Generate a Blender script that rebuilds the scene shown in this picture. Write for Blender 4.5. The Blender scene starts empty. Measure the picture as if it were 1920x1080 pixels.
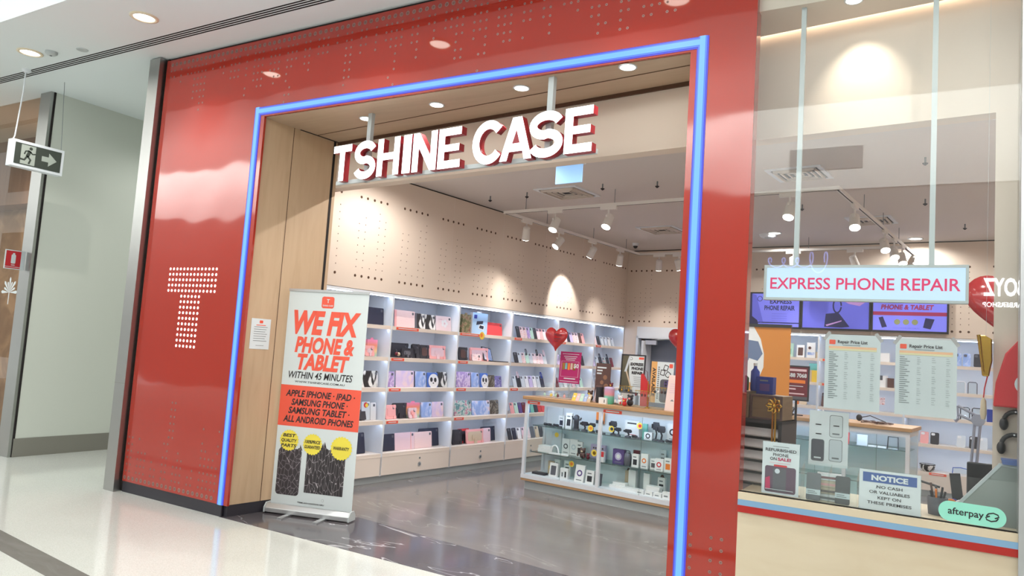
import bpy, bmesh, math, random
from mathutils import Vector, Matrix, Euler

SC = bpy.context.scene
COL = SC.collection
PI = math.pi
TH = -0.1085                      # the shop inside is skewed by this angle to its front
CT, ST = math.cos(TH), math.sin(TH)
def P(x, y, z=0.0):               # a point of the skewed shop frame in world space
    return (CT*x - ST*y, ST*x + CT*y, z)
def lin(c):
    return tuple(((v/255.0)/12.92 if v <= 10 else (((v/255.0)+0.055)/1.055)**2.4) for v in c)

# ------------------------------------------------------------------ camera
cam = bpy.data.cameras.new('camera'); cam_o = bpy.data.objects.new('camera', cam); COL.objects.link(cam_o)
def cam_matrix(yaw, pitch, roll, loc):
    f = Vector((math.sin(yaw)*math.cos(pitch), math.cos(yaw)*math.cos(pitch), math.sin(pitch)))
    r = Vector((math.cos(yaw), -math.sin(yaw), 0)); u = r.cross(f)
    r2 = r*math.cos(roll) + u*math.sin(roll); u2 = -r*math.sin(roll) + u*math.cos(roll)
    m = Matrix((r2, u2, -f)).transposed().to_4x4(); m.translation = Vector(loc)
    return m
cam_o.matrix_world = cam_matrix(-0.5367, 0.0842, 0.0664, (6.6412, -4.2775, 1.55))
cam.sensor_width = 36.0; cam.lens = 1387.44/1920*36; cam.clip_start = 0.05; cam.clip_end = 200
SC.camera = cam_o

# ------------------------------------------------------------------ world, exposure
WS = 1.25
world = bpy.data.worlds.new('World'); SC.world = world; world.use_nodes = True
bg = world.node_tree.nodes['Background']; bg.inputs[0].default_value = (0.95, 1.0, 0.985, 1); bg.inputs[1].default_value = WS
SC.view_settings.view_transform = 'Standard'; SC.view_settings.look = 'None'
SC.view_settings.exposure = 0.0; SC.view_settings.gamma = 1.0; SC.view_settings.use_curve_mapping = False
SC.cycles.max_bounces = 9; SC.cycles.diffuse_bounces = 4; SC.cycles.glossy_bounces = 4
SC.cycles.transparent_max_bounces = 24; SC.cycles.transmission_bounces = 6
SC.cycles.caustics_reflective = False; SC.cycles.caustics_refractive = False
SC.cycles.sample_clamp_indirect = 6.0; SC.cycles.use_denoising = True

def area(name, loc, rot, sx, sy, power, color=(1, 1, 1), spread=None):
    l = bpy.data.lights.new(name, 'AREA'); l.shape = 'RECTANGLE'; l.size = sx; l.size_y = sy; l.energy = power; l.color = color
    if spread: l.spread = spread
    o = bpy.data.objects.new(name, l); o.location = loc; o.rotation_euler = rot; COL.objects.link(o); o['kind'] = 'helper'
    return o
def spot(name, loc, target, power, angle, color=(1, .95, .88), blend=.5, parent=None, radius=.03):
    l = bpy.data.lights.new(name, 'SPOT'); l.energy = power; l.spot_size = angle; l.spot_blend = blend; l.color = color; l.shadow_soft_size = radius
    o = bpy.data.objects.new(name, l); o.location = loc
    d = Vector(target) - Vector(loc); o.rotation_euler = d.to_track_quat('-Z', 'Y').to_euler(); COL.objects.link(o)
    o['kind'] = 'helper'
    if parent: o.parent = parent
    return o
# added area lamp without a fitting, brightens the white bulkhead across the mall
area('bulkhead_fill_light', (-4, -8.3, 7.3), (math.radians(-60), 0, 0), 34, 0.5, 3600, (1, 1, .97))

# ------------------------------------------------------------------ materials
MATS = {}
def nodes(m):
    m.use_nodes = True
    return m.node_tree.nodes, m.node_tree.links
def mat(name, rgb, rough=.5, metal=0.0, spec=.5, emit=0.0, ecol=None, coat=0.0):
    if name in MATS: return MATS[name]
    m = bpy.data.materials.new(name); n, l = nodes(m); b = n['Principled BSDF']
    c = lin(rgb)
    b.inputs['Base Color'].default_value = (*c, 1); b.inputs['Roughness'].default_value = rough; b.inputs['Metallic'].default_value = metal
    b.inputs['Specular IOR Level'].default_value = spec
    if coat: b.inputs['Coat Weight'].default_value = coat; b.inputs['Coat Roughness'].default_value = .05
    if emit:
        b.inputs['Emission Color'].default_value = (*(lin(ecol) if ecol else c), 1); b.inputs['Emission Strength'].default_value = emit
    MATS[name] = m; return m
def ramp(n, stops):
    r = n.new('ShaderNodeValToRGB'); e = r.color_ramp.elements
    while len(e) < len(stops): e.new(.5)
    for k, (p, c) in enumerate(stops): e[k].position = p; e[k].color = (*lin(c), 1)
    return r
def coords(n, l, scale=(1, 1, 1), rot=(0, 0, 0)):
    tc = n.new('ShaderNodeTexCoord'); mp = n.new('ShaderNodeMapping'); l.new(tc.outputs['Object'], mp.inputs[0])
    mp.inputs['Scale'].default_value = scale; mp.inputs['Rotation'].default_value = rot
    return mp
def noise_mat(name, stops, scale=(1, 1, 1), ns=5.0, detail=4, dist=0.0, rough=.5, spec=.5, kind='noise', rot=(0, 0, 0), rvar=0, coat=0, emit=0):
    if name in MATS: return MATS[name]
    m = bpy.data.materials.new(name); n, l = nodes(m); b = n['Principled BSDF']
    mp = coords(n, l, scale, rot)
    if kind == 'noise':
        t = n.new('ShaderNodeTexNoise'); t.inputs['Scale'].default_value = ns; t.inputs['Detail'].default_value = detail; t.inputs['Distortion'].default_value = dist; out = t.outputs[0]
    elif kind == 'wave':
        t = n.new('ShaderNodeTexWave'); t.inputs['Scale'].default_value = ns; t.inputs['Detail'].default_value = detail; t.inputs['Distortion'].default_value = dist; out = t.outputs[1]
    elif kind == 'voro':
        t = n.new('ShaderNodeTexVoronoi'); t.inputs['Scale'].default_value = ns; out = t.outputs[0]
    elif kind == 'crack':
        t = n.new('ShaderNodeTexVoronoi'); t.feature = 'DISTANCE_TO_EDGE'; t.inputs['Scale'].default_value = ns; out = t.outputs[0]
    elif kind == 'cells':
        t = n.new('ShaderNodeTexVoronoi'); t.inputs['Scale'].default_value = ns; out = t.outputs[1]
    l.new(mp.outputs[0], t.inputs['Vector'])
    r = ramp(n, stops); l.new(out, r.inputs[0]); l.new(r.outputs[0], b.inputs['Base Color'])
    if emit: l.new(r.outputs[0], b.inputs['Emission Color']); b.inputs['Emission Strength'].default_value = emit
    b.inputs['Roughness'].default_value = rough; b.inputs['Specular IOR Level'].default_value = spec
    if coat: b.inputs['Coat Weight'].default_value = coat; b.inputs['Coat Roughness'].default_value = .06
    MATS[name] = m; return m
def grad_mat(name, stops, axis=2, lo=0.0, hi=.2, rough=.4):
    # printed rainbow / ombre: the colour belongs to the object and runs along its own axis
    if name in MATS: return MATS[name]
    m = bpy.data.materials.new(name); n, l = nodes(m); b = n['Principled BSDF']
    tc = n.new('ShaderNodeTexCoord'); sx = n.new('ShaderNodeSeparateXYZ'); l.new(tc.outputs['Object'], sx.inputs[0])
    mr = n.new('ShaderNodeMapRange'); mr.inputs[1].default_value = lo; mr.inputs[2].default_value = hi; l.new(sx.outputs[axis], mr.inputs[0])
    r = ramp(n, stops); l.new(mr.outputs[0], r.inputs[0]); l.new(r.outputs[0], b.inputs['Base Color']); b.inputs['Roughness'].default_value = rough
    MATS[name] = m; return m
def glass_mat(name, tint=(250, 255, 253), ior=1.5, rough=0.0, haze=0.0):
    if name in MATS: return MATS[name]
    m = bpy.data.materials.new(name); n, l = nodes(m); n.remove(n['Principled BSDF'])
    out = n['Material Output']; tr = n.new('ShaderNodeBsdfTransparent'); gl = n.new('ShaderNodeBsdfGlossy'); mx = n.new('ShaderNodeMixShader'); fr = n.new('ShaderNodeFresnel')
    tr.inputs[0].default_value = (*lin(tint), 1); gl.inputs['Roughness'].default_value = rough; fr.inputs[0].default_value = ior
    ge = n.new('ShaderNodeNewGeometry'); inv = n.new('ShaderNodeMath'); inv.operation = 'SUBTRACT'; inv.inputs[0].default_value = 1.0; l.new(ge.outputs['Backfacing'], inv.inputs[1])
    mu = n.new('ShaderNodeMath'); mu.operation = 'MULTIPLY'; l.new(fr.outputs[0], mu.inputs[0]); l.new(inv.outputs[0], mu.inputs[1])      # reflect once, on the face that is entered
    l.new(mu.outputs[0], mx.inputs[0]); l.new(tr.outputs[0], mx.inputs[1]); l.new(gl.outputs[0], mx.inputs[2])
    last = mx
    if haze:
        df = n.new('ShaderNodeBsdfDiffuse'); df.inputs[0].default_value = (.8, .84, .83, 1); m2 = n.new('ShaderNodeMixShader'); m2.inputs[0].default_value = haze
        l.new(mx.outputs[0], m2.inputs[1]); l.new(df.outputs[0], m2.inputs[2]); last = m2
    l.new(last.outputs[0], out.inputs[0])
    MATS[name] = m; return m

M_RED = mat('red_gloss', (166, 42, 25), rough=.05, spec=.9)
n_, l_ = M_RED.node_tree.nodes, M_RED.node_tree.links      # acrylic sheet, very slightly wavy
b_ = n_.new('ShaderNodeBump'); b_.inputs['Strength'].default_value = .035; b_.inputs['Distance'].default_value = .3; t_n = n_.new('ShaderNodeTexNoise'); t_n.inputs['Scale'].default_value = 1.3; t_n.inputs['Detail'].default_value = 1
l_.new(coords(n_, l_).outputs[0], t_n.inputs['Vector']); l_.new(t_n.outputs[0], b_.inputs['Height']); l_.new(b_.outputs[0], n_['Principled BSDF'].inputs['Normal'])
M_REDF = mat('red_satin', (176, 36, 30), rough=.35)
M_HOLE = mat('perforation', (132, 84, 76), rough=.6)
M_STUD = mat('perforation_rim', (170, 150, 142), rough=.35, metal=.6)
M_HOLEB = mat('drilled_hole', (88, 62, 46), rough=.9)
M_WOOD = noise_mat('birch_ply', [(0, (178, 150, 120)), (.45, (194, 166, 136)), (1, (204, 178, 148))], (3, 3, .35), 6, 6, .6, rough=.42)
M_WOODH = noise_mat('birch_ply_lengthwise', [(0, (172, 148, 124)), (.45, (186, 162, 138)), (1, (196, 174, 150))], (.35, 3, 3), 6, 6, .6, rough=.42)
M_PANEL = noise_mat('pale_ply', [(0, (206, 188, 160)), (.5, (214, 199, 173)), (1, (220, 206, 182))], (1.2, 3, 4), 3, 6, .5, rough=.5)
M_OAK = noise_mat('oak_top', [(0, (168, 126, 86)), (.5, (190, 150, 108)), (1, (206, 170, 128))], (.6, 5, 5), 6, 6, .8, rough=.4)
M_WALL = mat('cream_paint', (224, 208, 194), rough=.75)
M_WHITE = mat('white_melamine', (226, 231, 238), rough=.45)
M_SHELF = mat('shelf_cream', (232, 220, 210), rough=.5)
M_CEIL = mat('ceiling_white', (230, 237, 240), rough=.85)
M_CEILIN = mat('shop_ceiling', (214, 206, 202), rough=.85)
M_BEIGE = mat('mall_wall_beige', (208, 212, 204), rough=.6)
M_STEEL = mat('brushed_steel', (176, 176, 174), rough=.32, metal=1.0)
M_ALU = mat('aluminium', (206, 208, 210), rough=.35, metal=.85)
M_GREYM = mat('grey_metal', (188, 196, 198), rough=.4)
M_BLACK = mat('black_plastic', (38, 38, 42), rough=.45)
M_BLACKG = mat('black_gap', (34, 28, 28), rough=.9)
M_PLINTH = mat('plinth_charcoal', (48, 46, 54), rough=.5)
M_SKIRT = mat('steel_skirting', (150, 146, 140), rough=.38, metal=.6)
M_LEDC = mat('neon_core', (16, 22, 40), emit=1.06, ecol=(120, 192, 255), rough=.4)
M_LEDM = mat('neon_mid', (16, 20, 40), emit=1.0, ecol=(90, 132, 250), rough=.4)
M_LEDE = mat('neon_edge', (16, 14, 36), emit=.95, ecol=(82, 80, 228), rough=.4)
M_LEDS = mat('sill_neon', (84, 112, 134), emit=.42, ecol=(150, 196, 230), rough=.4)
M_STRIP = mat('led_strip', (204, 225, 255), emit=17.0)
M_LAMPW = mat('lamp_lens', (255, 250, 240), emit=14.0)
M_DOWN = mat('downlight_lens', (255, 250, 235), emit=6.0)
M_LETTER = mat('letter_face', (250, 253, 255), emit=2.2)
M_TDOT = mat('lit_hole', (255, 250, 245), emit=1.6)
M_PAPER = mat('paper', (218, 226, 230), rough=.7)
M_INK = mat('ink_black', (42, 38, 42), rough=.6)
M_INKG = mat('ink_grey', (120, 126, 130), rough=.6)
M_CORAL = mat('print_coral', (238, 92, 70), rough=.55)
M_YELL = mat('print_yellow', (240, 222, 78), rough=.55)
M_GLASS = glass_mat('shop_glass', (253, 255, 255), 1.78, 0.0)
M_ACRYL = glass_mat('acrylic', (251, 254, 254), 1.4, .02, .04)
M_CGLASS = glass_mat('cabinet_glass', (253, 255, 254), 1.35, 0.0)
M_SHGLASS = glass_mat('shelf_glass', (205, 225, 220), 1.5, 0.0)
M_GEDGE = mat('glass_edge', (92, 104, 104), rough=.25)

# ------------------------------------------------------------------ geometry helpers
def rrect(u0, u1, v0, v1, r, n=5):
    r = min(r, (u1-u0)/2-1e-5, (v1-v0)/2-1e-5); pts = []
    for cx, cy, a in ((u1-r, v0+r, -90), (u1-r, v1-r, 0), (u0+r, v1-r, 90), (u0+r, v0+r, 180)):
        for k in range(n+1):
            t = math.radians(a + 90*k/n); pts.append((cx+r*math.cos(t), cy+r*math.sin(t)))
    return pts
def ngon(cx, cy, r, n=16, ph=0, ry=None):
    return [(cx+r*math.cos(ph+2*PI*k/n), cy+(ry or r)*math.sin(ph+2*PI*k/n)) for k in range(n)]
_TX = {}
def text_mesh(s, off, shear, font=None):
    key = (s, off, shear)
    if key in _TX: return _TX[key]
    cu = bpy.data.curves.new('txt', 'FONT'); cu.body = s; cu.size = 1; cu.offset = off; cu.shear = shear; cu.resolution_u = 3
    o = bpy.data.objects.new('txt', cu); COL.objects.link(o)
    dg = bpy.context.evaluated_depsgraph_get(); me = bpy.data.meshes.new_from_object(o.evaluated_get(dg))
    vs = [tuple(v.co) for v in me.vertices]; fs = [tuple(p.vertices) for p in me.polygons]
    bpy.data.objects.remove(o); bpy.data.curves.remove(cu); bpy.data.meshes.remove(me)
    _TX[key] = (vs, fs); return vs, fs
class MB:
    """collects shapes; build() links them as ONE mesh object"""
    def __init__(s): s.v = []; s.f = []; s.m = []; s.mats = []; s.M = Matrix(); s.st = []
    def mi(s, m):
        if m not in s.mats: s.mats.append(m)
        return s.mats.index(m)
    def push(s, M): s.st.append(s.M.copy()); s.M = s.M @ M; return s
    def pop(s): s.M = s.st.pop(); return s
    def add(s, vs, fs, m, sm=False):
        b = len(s.v); s.v += [tuple(s.M @ Vector(p)) for p in vs]; k = s.mi(m)
        for f in fs: s.f.append(tuple(b+i for i in f)); s.m.append((k, sm))
        return s
    def poly(s, pts, m): return s.add(pts, [tuple(range(len(pts)))], m)
    def box(s, x0, x1, y0, y1, z0, z1, m):
        v = [(x, y, z) for x in (x0, x1) for y in (y0, y1) for z in (z0, z1)]
        return s.add(v, [(0, 1, 3, 2), (4, 6, 7, 5), (0, 4, 5, 1), (2, 3, 7, 6), (0, 2, 6, 4), (1, 5, 7, 3)], m)
    def prism(s, pts, ax, a0, a1, m, side=None):
        """2-D outline extruded along ax: x -> (y,z) outline, y -> (x,z), z -> (x,y)"""
        def q(p, a): return {'x': (a, p[0], p[1]), 'y': (p[0], a, p[1]), 'z': (p[0], p[1], a)}[ax]
        n = len(pts); area = sum(pts[i][0]*pts[(i+1) % n][1]-pts[(i+1) % n][0]*pts[i][1] for i in range(n))
        if (area < 0): pts = pts[::-1]
        v = [q(p, a0) for p in pts] + [q(p, a1) for p in pts]
        flip = (ax == 'y') ^ (a1 < a0)
        caps = [tuple(range(n))[::-1], tuple(range(n, 2*n))]; sd = [(i, (i+1) % n, n+(i+1) % n, n+i) for i in range(n)]
        if flip: caps = [c[::-1] for c in caps]; sd = [c[::-1] for c in sd]
        s.add(v, caps, m); b = len(s.v)-2*n
        k = s.mi(side or m)
        for f in sd: s.f.append(tuple(b+i for i in f)); s.m.append((k, n > 12))
        return s
    def cyl(s, p0, p1, r0, r1=None, m=None, n=14, caps=True):
        r1 = r0 if r1 is None else r1; a = Vector(p0); b = Vector(p1); d = (b-a).normalized()
        u = d.orthogonal().normalized(); w = d.cross(u)
        v = [tuple(a+(u*math.cos(2*PI*k/n)+w*math.sin(2*PI*k/n))*r0) for k in range(n)] + [tuple(b+(u*math.cos(2*PI*k/n)+w*math.sin(2*PI*k/n))*r1) for k in range(n)]
        s.add(v, [(k, (k+1) % n, n+(k+1) % n, n+k) for k in range(n)], m, True)
        if caps: s.add(v, [tuple(range(n))[::-1], tuple(range(n, 2*n))], m)
        return s
    def tube(s, pts, r, m, n=8):
        pts = [Vector(p) for p in pts]; rings = []; N = len(pts); prev = None
        for i, p in enumerate(pts):
            d = (pts[min(i+1, N-1)]-pts[max(i-1, 0)]).normalized()
            u = d.orthogonal().normalized() if prev is None else (prev-d*prev.dot(d)).normalized()
            prev = u; w = d.cross(u); rr = r[i] if isinstance(r, (list, tuple)) else r
            rings.append([tuple(p+(u*math.cos(2*PI*k/n)+w*math.sin(2*PI*k/n))*rr) for k in range(n)])
        v = [q for g in rings for q in g]
        f = [(i*n+k, i*n+(k+1) % n, (i+1)*n+(k+1) % n, (i+1)*n+k) for i in range(N-1) for k in range(n)]
        s.add(v, f, m, True); return s.add(v, [tuple(range(n))[::-1], tuple(range((N-1)*n, N*n))], m)
    def lathe(s, prof, m, n=16, c=(0, 0, 0)):
        v = [(c[0]+r*math.cos(2*PI*k/n), c[1]+r*math.sin(2*PI*k/n), c[2]+z) for r, z in prof for k in range(n)]
        f = [(i*n+k, i*n+(k+1) % n, (i+1)*n+(k+1) % n, (i+1)*n+k) for i in range(len(prof)-1) for k in range(n)]
        s.add(v, f, m, True); return s.add(v, [tuple(range(n))[::-1], tuple(range(len(v)-n, len(v)))], m)
    def ball(s, c, r, m, n=12, k=8):
        rx, ry, rz = r if isinstance(r, (list, tuple)) else (r, r, r); v = []; f = []
        for i in range(k+1):
            a = PI*i/k - PI/2
            for j in range(n): v.append((c[0]+rx*math.cos(a)*math.cos(2*PI*j/n), c[1]+ry*math.cos(a)*math.sin(2*PI*j/n), c[2]+rz*math.sin(a)))
        for i in range(k):
            for j in range(n): f.append((i*n+j, i*n+(j+1) % n, (i+1)*n+(j+1) % n, (i+1)*n+j))
        return s.add(v, f, m, True)
    def flat(s, pts, o, u, w, m, lift=.0012):
        """2-D outline laid on a surface: o origin, u/w the axes; lifted along u x w"""
        o = Vector(o); u = Vector(u); w = Vector(w); n = u.cross(w).normalized()*lift
        k = len(pts); ar = sum(pts[i][0]*pts[(i+1) % k][1]-pts[(i+1) % k][0]*pts[i][1] for i in range(k))
        if ar < 0: pts = pts[::-1]
        return s.poly([tuple(o+u*a+w*b+n) for a, b in pts], m)
    def rect(s, a0, a1, b0, b1, o, u, w, m, lift=.0012): return s.flat([(a0, b0), (a1, b0), (a1, b1), (a0, b1)], o, u, w, m, lift)
    def text(s, t, a, b, h, o, u, w, m, width=None, off=.02, shear=0, al='c', lift=.002, line=None):
        """writing with cap height h; its anchor (left/centre) is at (a, b = baseline)"""
        vs, fs = text_mesh(t, off, shear); cap = .73
        if not vs: return s
        x0 = min(p[0] for p in vs); x1 = max(p[0] for p in vs); sy = h/cap; sx = sy if width is None else width/(x1-x0)
        o = Vector(o); u = Vector(u); w = Vector(w); n = u.cross(w).normalized()*lift
        sh = {'c': (x0+x1)/2, 'l': x0, 'r': x1}[al]
        return s.add([tuple(o+u*(a+(p[0]-sh)*sx)+w*(b+p[1]*sy)+n) for p in vs], fs, m)
    def build(s, name, parent=None, loc=None, rz=0.0, bevel=0.0, rot=None):
        me = bpy.data.meshes.new(name); me.from_pydata(s.v, [], s.f); me.update()
        for m in s.mats: me.materials.append(m)
        for p, (k, sm) in zip(me.polygons, s.m): p.material_index = k; p.use_smooth = sm
        o = bpy.data.objects.new(name, me); COL.objects.link(o)
        if loc is not None: o.location = loc
        o.rotation_euler = rot if rot else (0, 0, rz)
        if parent: o.parent = parent
        if bevel:
            b = o.modifiers.new('bevel', 'BEVEL'); b.width = bevel; b.segments = 2; b.limit_method = 'ANGLE'
        return o
XU, YU, ZU = (1, 0, 0), (0, 1, 0), (0, 0, 1)
def tag(o, label=None, cat=None, group=None, kind=None):
    if label:
        for a_, b_ in ((' on the ', ' on '), (' of the ', ' of '), (' from the ', ' from '), (' the ', ' ')):      # keep labels short
            if len(label.split()) > 16: label = label.replace(a_, b_)
        o['label'] = label
    if cat: o['category'] = cat
    if group: o['group'] = group
    if kind: o['kind'] = kind
    return o
def thing(name, label, cat, loc=(0, 0, 0), rz=0.0, group=None):
    o = bpy.data.objects.new(name, None); o.empty_display_size = .1; COL.objects.link(o); o.location = loc; o.rotation_euler = (0, 0, rz)
    return tag(o, label, cat, group)
def ithing(name, label, cat, x, y, z=0, rz=0, group=None): return thing(name, label, cat, P(x, y, z), TH+rz, group)
def copy_tree(o, parent=None):
    c = o.copy(); COL.objects.link(c)
    if parent: c.parent = parent
    for ch in o.children: copy_tree(ch, c)
    return c
def struct(name, mb, loc=(0, 0, 0), rz=0.0, bevel=0): return tag(mb.build(name, None, loc, rz, bevel), kind='structure')
def istruct(name, mb): return struct(name, mb, (0, 0, 0), TH)
def RX(a): return Matrix.Rotation(a, 4, 'X')
def RY(a): return Matrix.Rotation(a, 4, 'Y')
def RZ(a): return Matrix.Rotation(a, 4, 'Z')
def T(x, y, z): return Matrix.Translation((x, y, z))
ORD = ['first', 'second', 'third', 'fourth', 'fifth', 'sixth', 'seventh', 'eighth', 'ninth', 'tenth', 'eleventh', 'twelfth', 'thirteenth', 'fourteenth', 'fifteenth']
RND = random.Random(7)
# ================================================================== THE SETTING
M_FLOOR = noise_mat('terrazzo', [(0, (150, 146, 136)), (.16, (192, 192, 184)), (.3, (206, 209, 203)), (1, (216, 219, 214))], (1, 1, 1), 130, 1, 0, rough=.09, spec=.6, kind='voro')
M_STRIPE = noise_mat('dark_stone_band', [(0, (92, 88, 84)), (.6, (112, 108, 104)), (.74, (120, 116, 112)), (.78, (190, 188, 184)), (1, (120, 116, 112))], (1, 3, 1), 3, 5, 1.4, rough=.25)
M_MARBLE = noise_mat('charcoal_marble', [(0, (80, 76, 80)), (.582, (92, 88, 92)), (.59, (190, 190, 194)), (.598, (92, 88, 92)), (1, (86, 82, 86))], (.9, 2.2, 1), 1.3, 3, 1.0, rough=.12)
M_SHOPF = noise_mat('grey_marble_tile', [(0, (112, 108, 108)), (.55, (122, 118, 117)), (.606, (126, 122, 121)), (.611, (150, 147, 145)), (.618, (124, 120, 119)), (1, (116, 112, 111))], (.7, 1.9, 1), 1.1, 4, 1.2, rough=.14)
f = MB(); f.box(-14, 14, -10.5, 9.5, -.1, 0, M_FLOOR); struct('floor', f)
f = MB(); f.box(-14, 14, -1.455, -1.267, -.05, .0012, M_STRIPE); istruct('floor_dark_band', f)
# charcoal threshold between the front line and the shop floor, then the grey shop floor
f = MB()
a = (1.40, 0.0); b = (6.95, 0.0)
def tri_floor(name, pts, m, z):
    q = MB(); q.prism(pts, 'z', -.05, z, m); return struct(name, q)
p1 = P(5.36+.2, 1.062); p0 = P(1.2, 1.062)
tri_floor('floor_threshold', [(1.39, 0), (5.6, 0), p1[:2], p0[:2]], M_MARBLE, .002)
f = MB(); f.box(.4, 7.5, 1.062, 8.3, -.05, .0022, M_SHOPF); istruct('floor_shop', f)
tri_floor('floor_window_bay', [(5.6, .05), (7.3, .05), P(7.3, 1.062)[:2], P(5.56, 1.062)[:2]], M_SHOPF, .002)
# mall ceiling with four dark air slots, open void in front of y = -1.16
f = MB(); f.box(-14, 14, -1.16, 9.5, 4.18, 4.3, M_CEIL); f.box(-14, 14, -1.16, -1.06, 4.3, 7.2, M_CEIL)
for y in (-.275, -.305, -.335, -.365): f.box(-14, 14, y-.006, y+.006, 4.176, 4.19, M_BLACKG)
struct('ceiling', f)
# passage on the left
f = MB(); f.box(-2.43, -2.33, .16, 7.0, 0, 4.18, M_BEIGE); struct('wall_left', f)
f = MB(); f.box(-2.33, -2.322, .16, 7.0, 0, .205, M_SKIRT); struct('baseboard_left', f)
f = MB(); f.box(-2.43, 0, 7.0, 7.1, 0, 4.18, M_BEIGE); struct('wall_passage_end', f)
f = MB(); f.box(-.17, -.05, .25, 7.0, 0, 4.18, M_BEIGE); struct('wall_passage_right', f)
# neighbouring shop front at the far left
M_TINT = glass_mat('tinted_glass', (232, 222, 212), 1.5)
M_BROWN = noise_mat('brown_timber', [(0, (128, 104, 90)), (.5, (150, 128, 112)), (1, (172, 150, 134))], (4, 4, .4), 4, 4, .5, rough=.5)
M_STONE = noise_mat('neighbour_display', [(0, (120, 100, 86)), (.5, (170, 150, 128)), (.7, (206, 186, 160)), (1, (150, 126, 106))], (1, 1, 1), 2.2, 4, 1.2, rough=.7)
f = MB(); f.box(-2.56, -2.335, .12, .34, 0, 4.18, M_STEEL); f.box(-2.335, -2.326, .155, .175, 0, 4.18, M_BLACKG); f.box(-2.60, -2.56, .18, .3, 0, 4.18, M_WOOD); struct('trim_1', f)
f = MB(); f.box(-6, -2.6, .2, .212, 0, 4.18, M_TINT); struct('window_1', f)
f = MB(); f.box(-7, -2.44, 1.5, 1.6, 0, 3.2, M_STONE); f.box(-7, -2.44, 1.2, 1.6, 3.2, 4.18, M_BROWN); f.box(-3.05, -2.62, .5, .8, 0, 4.1, M_BROWN); struct('wall_neighbour', f)

# ---- the red portal
f = MB()
OL, OR, OZ = 1.475, 5.255, 3.44      # edges of the opening
f.box(0, OL, 0, .022, .1, 4.15, M_RED); f.box(OL, OR, 0, .022, OZ, 4.15, M_RED); f.box(OR, 5.645, 0, .022, .1, 4.15, M_RED); f.box(5.60, 5.645, .022, .1, .1, 4.15, M_RED)
G = .0522
def dots(mb, pts, r, m, o=(0, 0, 0), u=XU, w=ZU, lift=.0015, n=8, rim=None):
    for a, b in pts:
        if rim: mb.flat(ngon(a, b, r*1.45, n), o, u, w, rim, lift*.6)
        mb.flat(ngon(a, b, r, n), o, u, w, m, lift)
big = [(.032+G*1.185*k*1.0, .137) for k in range(21) if .032+G*1.185*k < 1.29]
big += [(.09+.0618*k, 4.098) for k in range(90) if .09+.0618*k < 5.6]
big = [p for p in big if p[0] < 1.31 or p[1] > 4]
dots(f, big, .0125, M_HOLE, rim=M_STUD, n=10)
small = []
r0 = random.Random(3)
def fall(x0, x1, zs, dz, nmax, step=G):
    k = 0; x = x0
    while x < x1:
        grp = r0.choice([2, 2, 3, 3, 1]); hgt = r0.choice([2, 3, 4, 5, 6, 7, nmax])
        for _ in range(grp):
            if x > x1: break
            h = max(2, hgt - r0.choice([0, 0, 1, 2]))
            for j in range(h):
                if j > 3 and r0.random() < .25: continue
                small.append((x, zs + dz*(j+1)))
            x += step
        x += step*r0.choice([0, 1, 1])
fall(.04, 1.30, .137, .062, 11); fall(.08, 5.6, 4.098, -.062, 9); 
for x in (.62, .67): small += [(x, .137+.062*j) for j in range(7, 13)]
for x in (5.388, 5.504, 5.563): small += [(x, .578-.0625*j) for j in range(7)]
dots(f, small, .0068, M_HOLE, rim=M_STUD, n=6)
fr = tag(f.build('red_portal'), 'glossy red portal cladding with perforated bands around the shop entrance', 'shop front')
tdots = []
for r in range(5): tdots += [(.394+.0503*k, 2.096-.0502*r) for k in range(14)]
for r in range(10): tdots += [(.591+.0503*k, 2.096-.0502*(5+r)) for k in range(6)]
q = MB(); dots(q, tdots, .0128, M_TDOT, lift=.003, n=10); q.build('lit_letter', fr)
for a, b in ((0, 1.40), (5.25, 5.645)):
    q = MB(); q.box(a, b, .008, .022, 0, .1, M_PLINTH); q.build('plinth', fr)
def neon(name, mbf, parent):
    mb = MB(); mbf(mb); return mb.build(name, parent)
def neon_v(mb, x0, x1, z0, z1):
    w = x1-x0
    for a, b, m, d in ((0, .13, M_LEDE, .004), (.13, .27, M_LEDM, .009), (.27, .73, M_LEDC, .012), (.73, .87, M_LEDM, .009), (.87, 1, M_LEDE, .004)): mb.box(x0+a*w, x1-(1-b)*w, -d, .001, z0, z1, m)
def neon_h(mb, z0, z1, x0, x1):
    w = z1-z0
    for a, b, m, d in ((0, .13, M_LEDE, .0045), (.13, .27, M_LEDM, .0095), (.27, .73, M_LEDC, .0125), (.73, .87, M_LEDM, .0095), (.87, 1, M_LEDE, .0045)): mb.box(x0, x1, -d, .001, z0+a*w, z0+b*w, m)
NL0, NL1, NR0, NR1, NZ0, NZ1 = 1.352, 1.428, 5.294, 5.366, 3.452, 3.526
nt = thing('neon_frame', 'blue neon line framing the wide shop entrance', 'neon light', (0, 0, 0))
q = MB(); neon_v(q, NL0, NL1, .1, NZ1); q.build('neon_tube', nt)
q = MB(); neon_v(q, NR0, NR1, .1, NZ1); q.build('neon_tube', nt)
q = MB(); neon_h(q, NZ0, NZ1, NL0+.02, NR1-.02); q.build('neon_tube', nt)
# steel corner post
f = MB(); f.box(-.19, -.03, -.06, .3, 0, 4.17, M_STEEL); f.box(-.19, -.03, -.062, -.06, 1.0, 1.004, M_SKIRT); struct('trim_2', f)
f = MB(); f.box(-.03, 0, .02, .12, 0, 4.18, M_BLACKG); f.box(0, 7.3, .03, .12, 4.15, 4.18, M_BLACKG); struct('trim_3', f)
# header above the window, wall beside it
f = MB(); f.box(5.645, 7.6, 0, .1, 3.78, 4.18, M_WALL); f.box(6.99, 14, 0, .1, 0, 4.18, M_GREYM); struct('wall_front_right', f)

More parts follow.
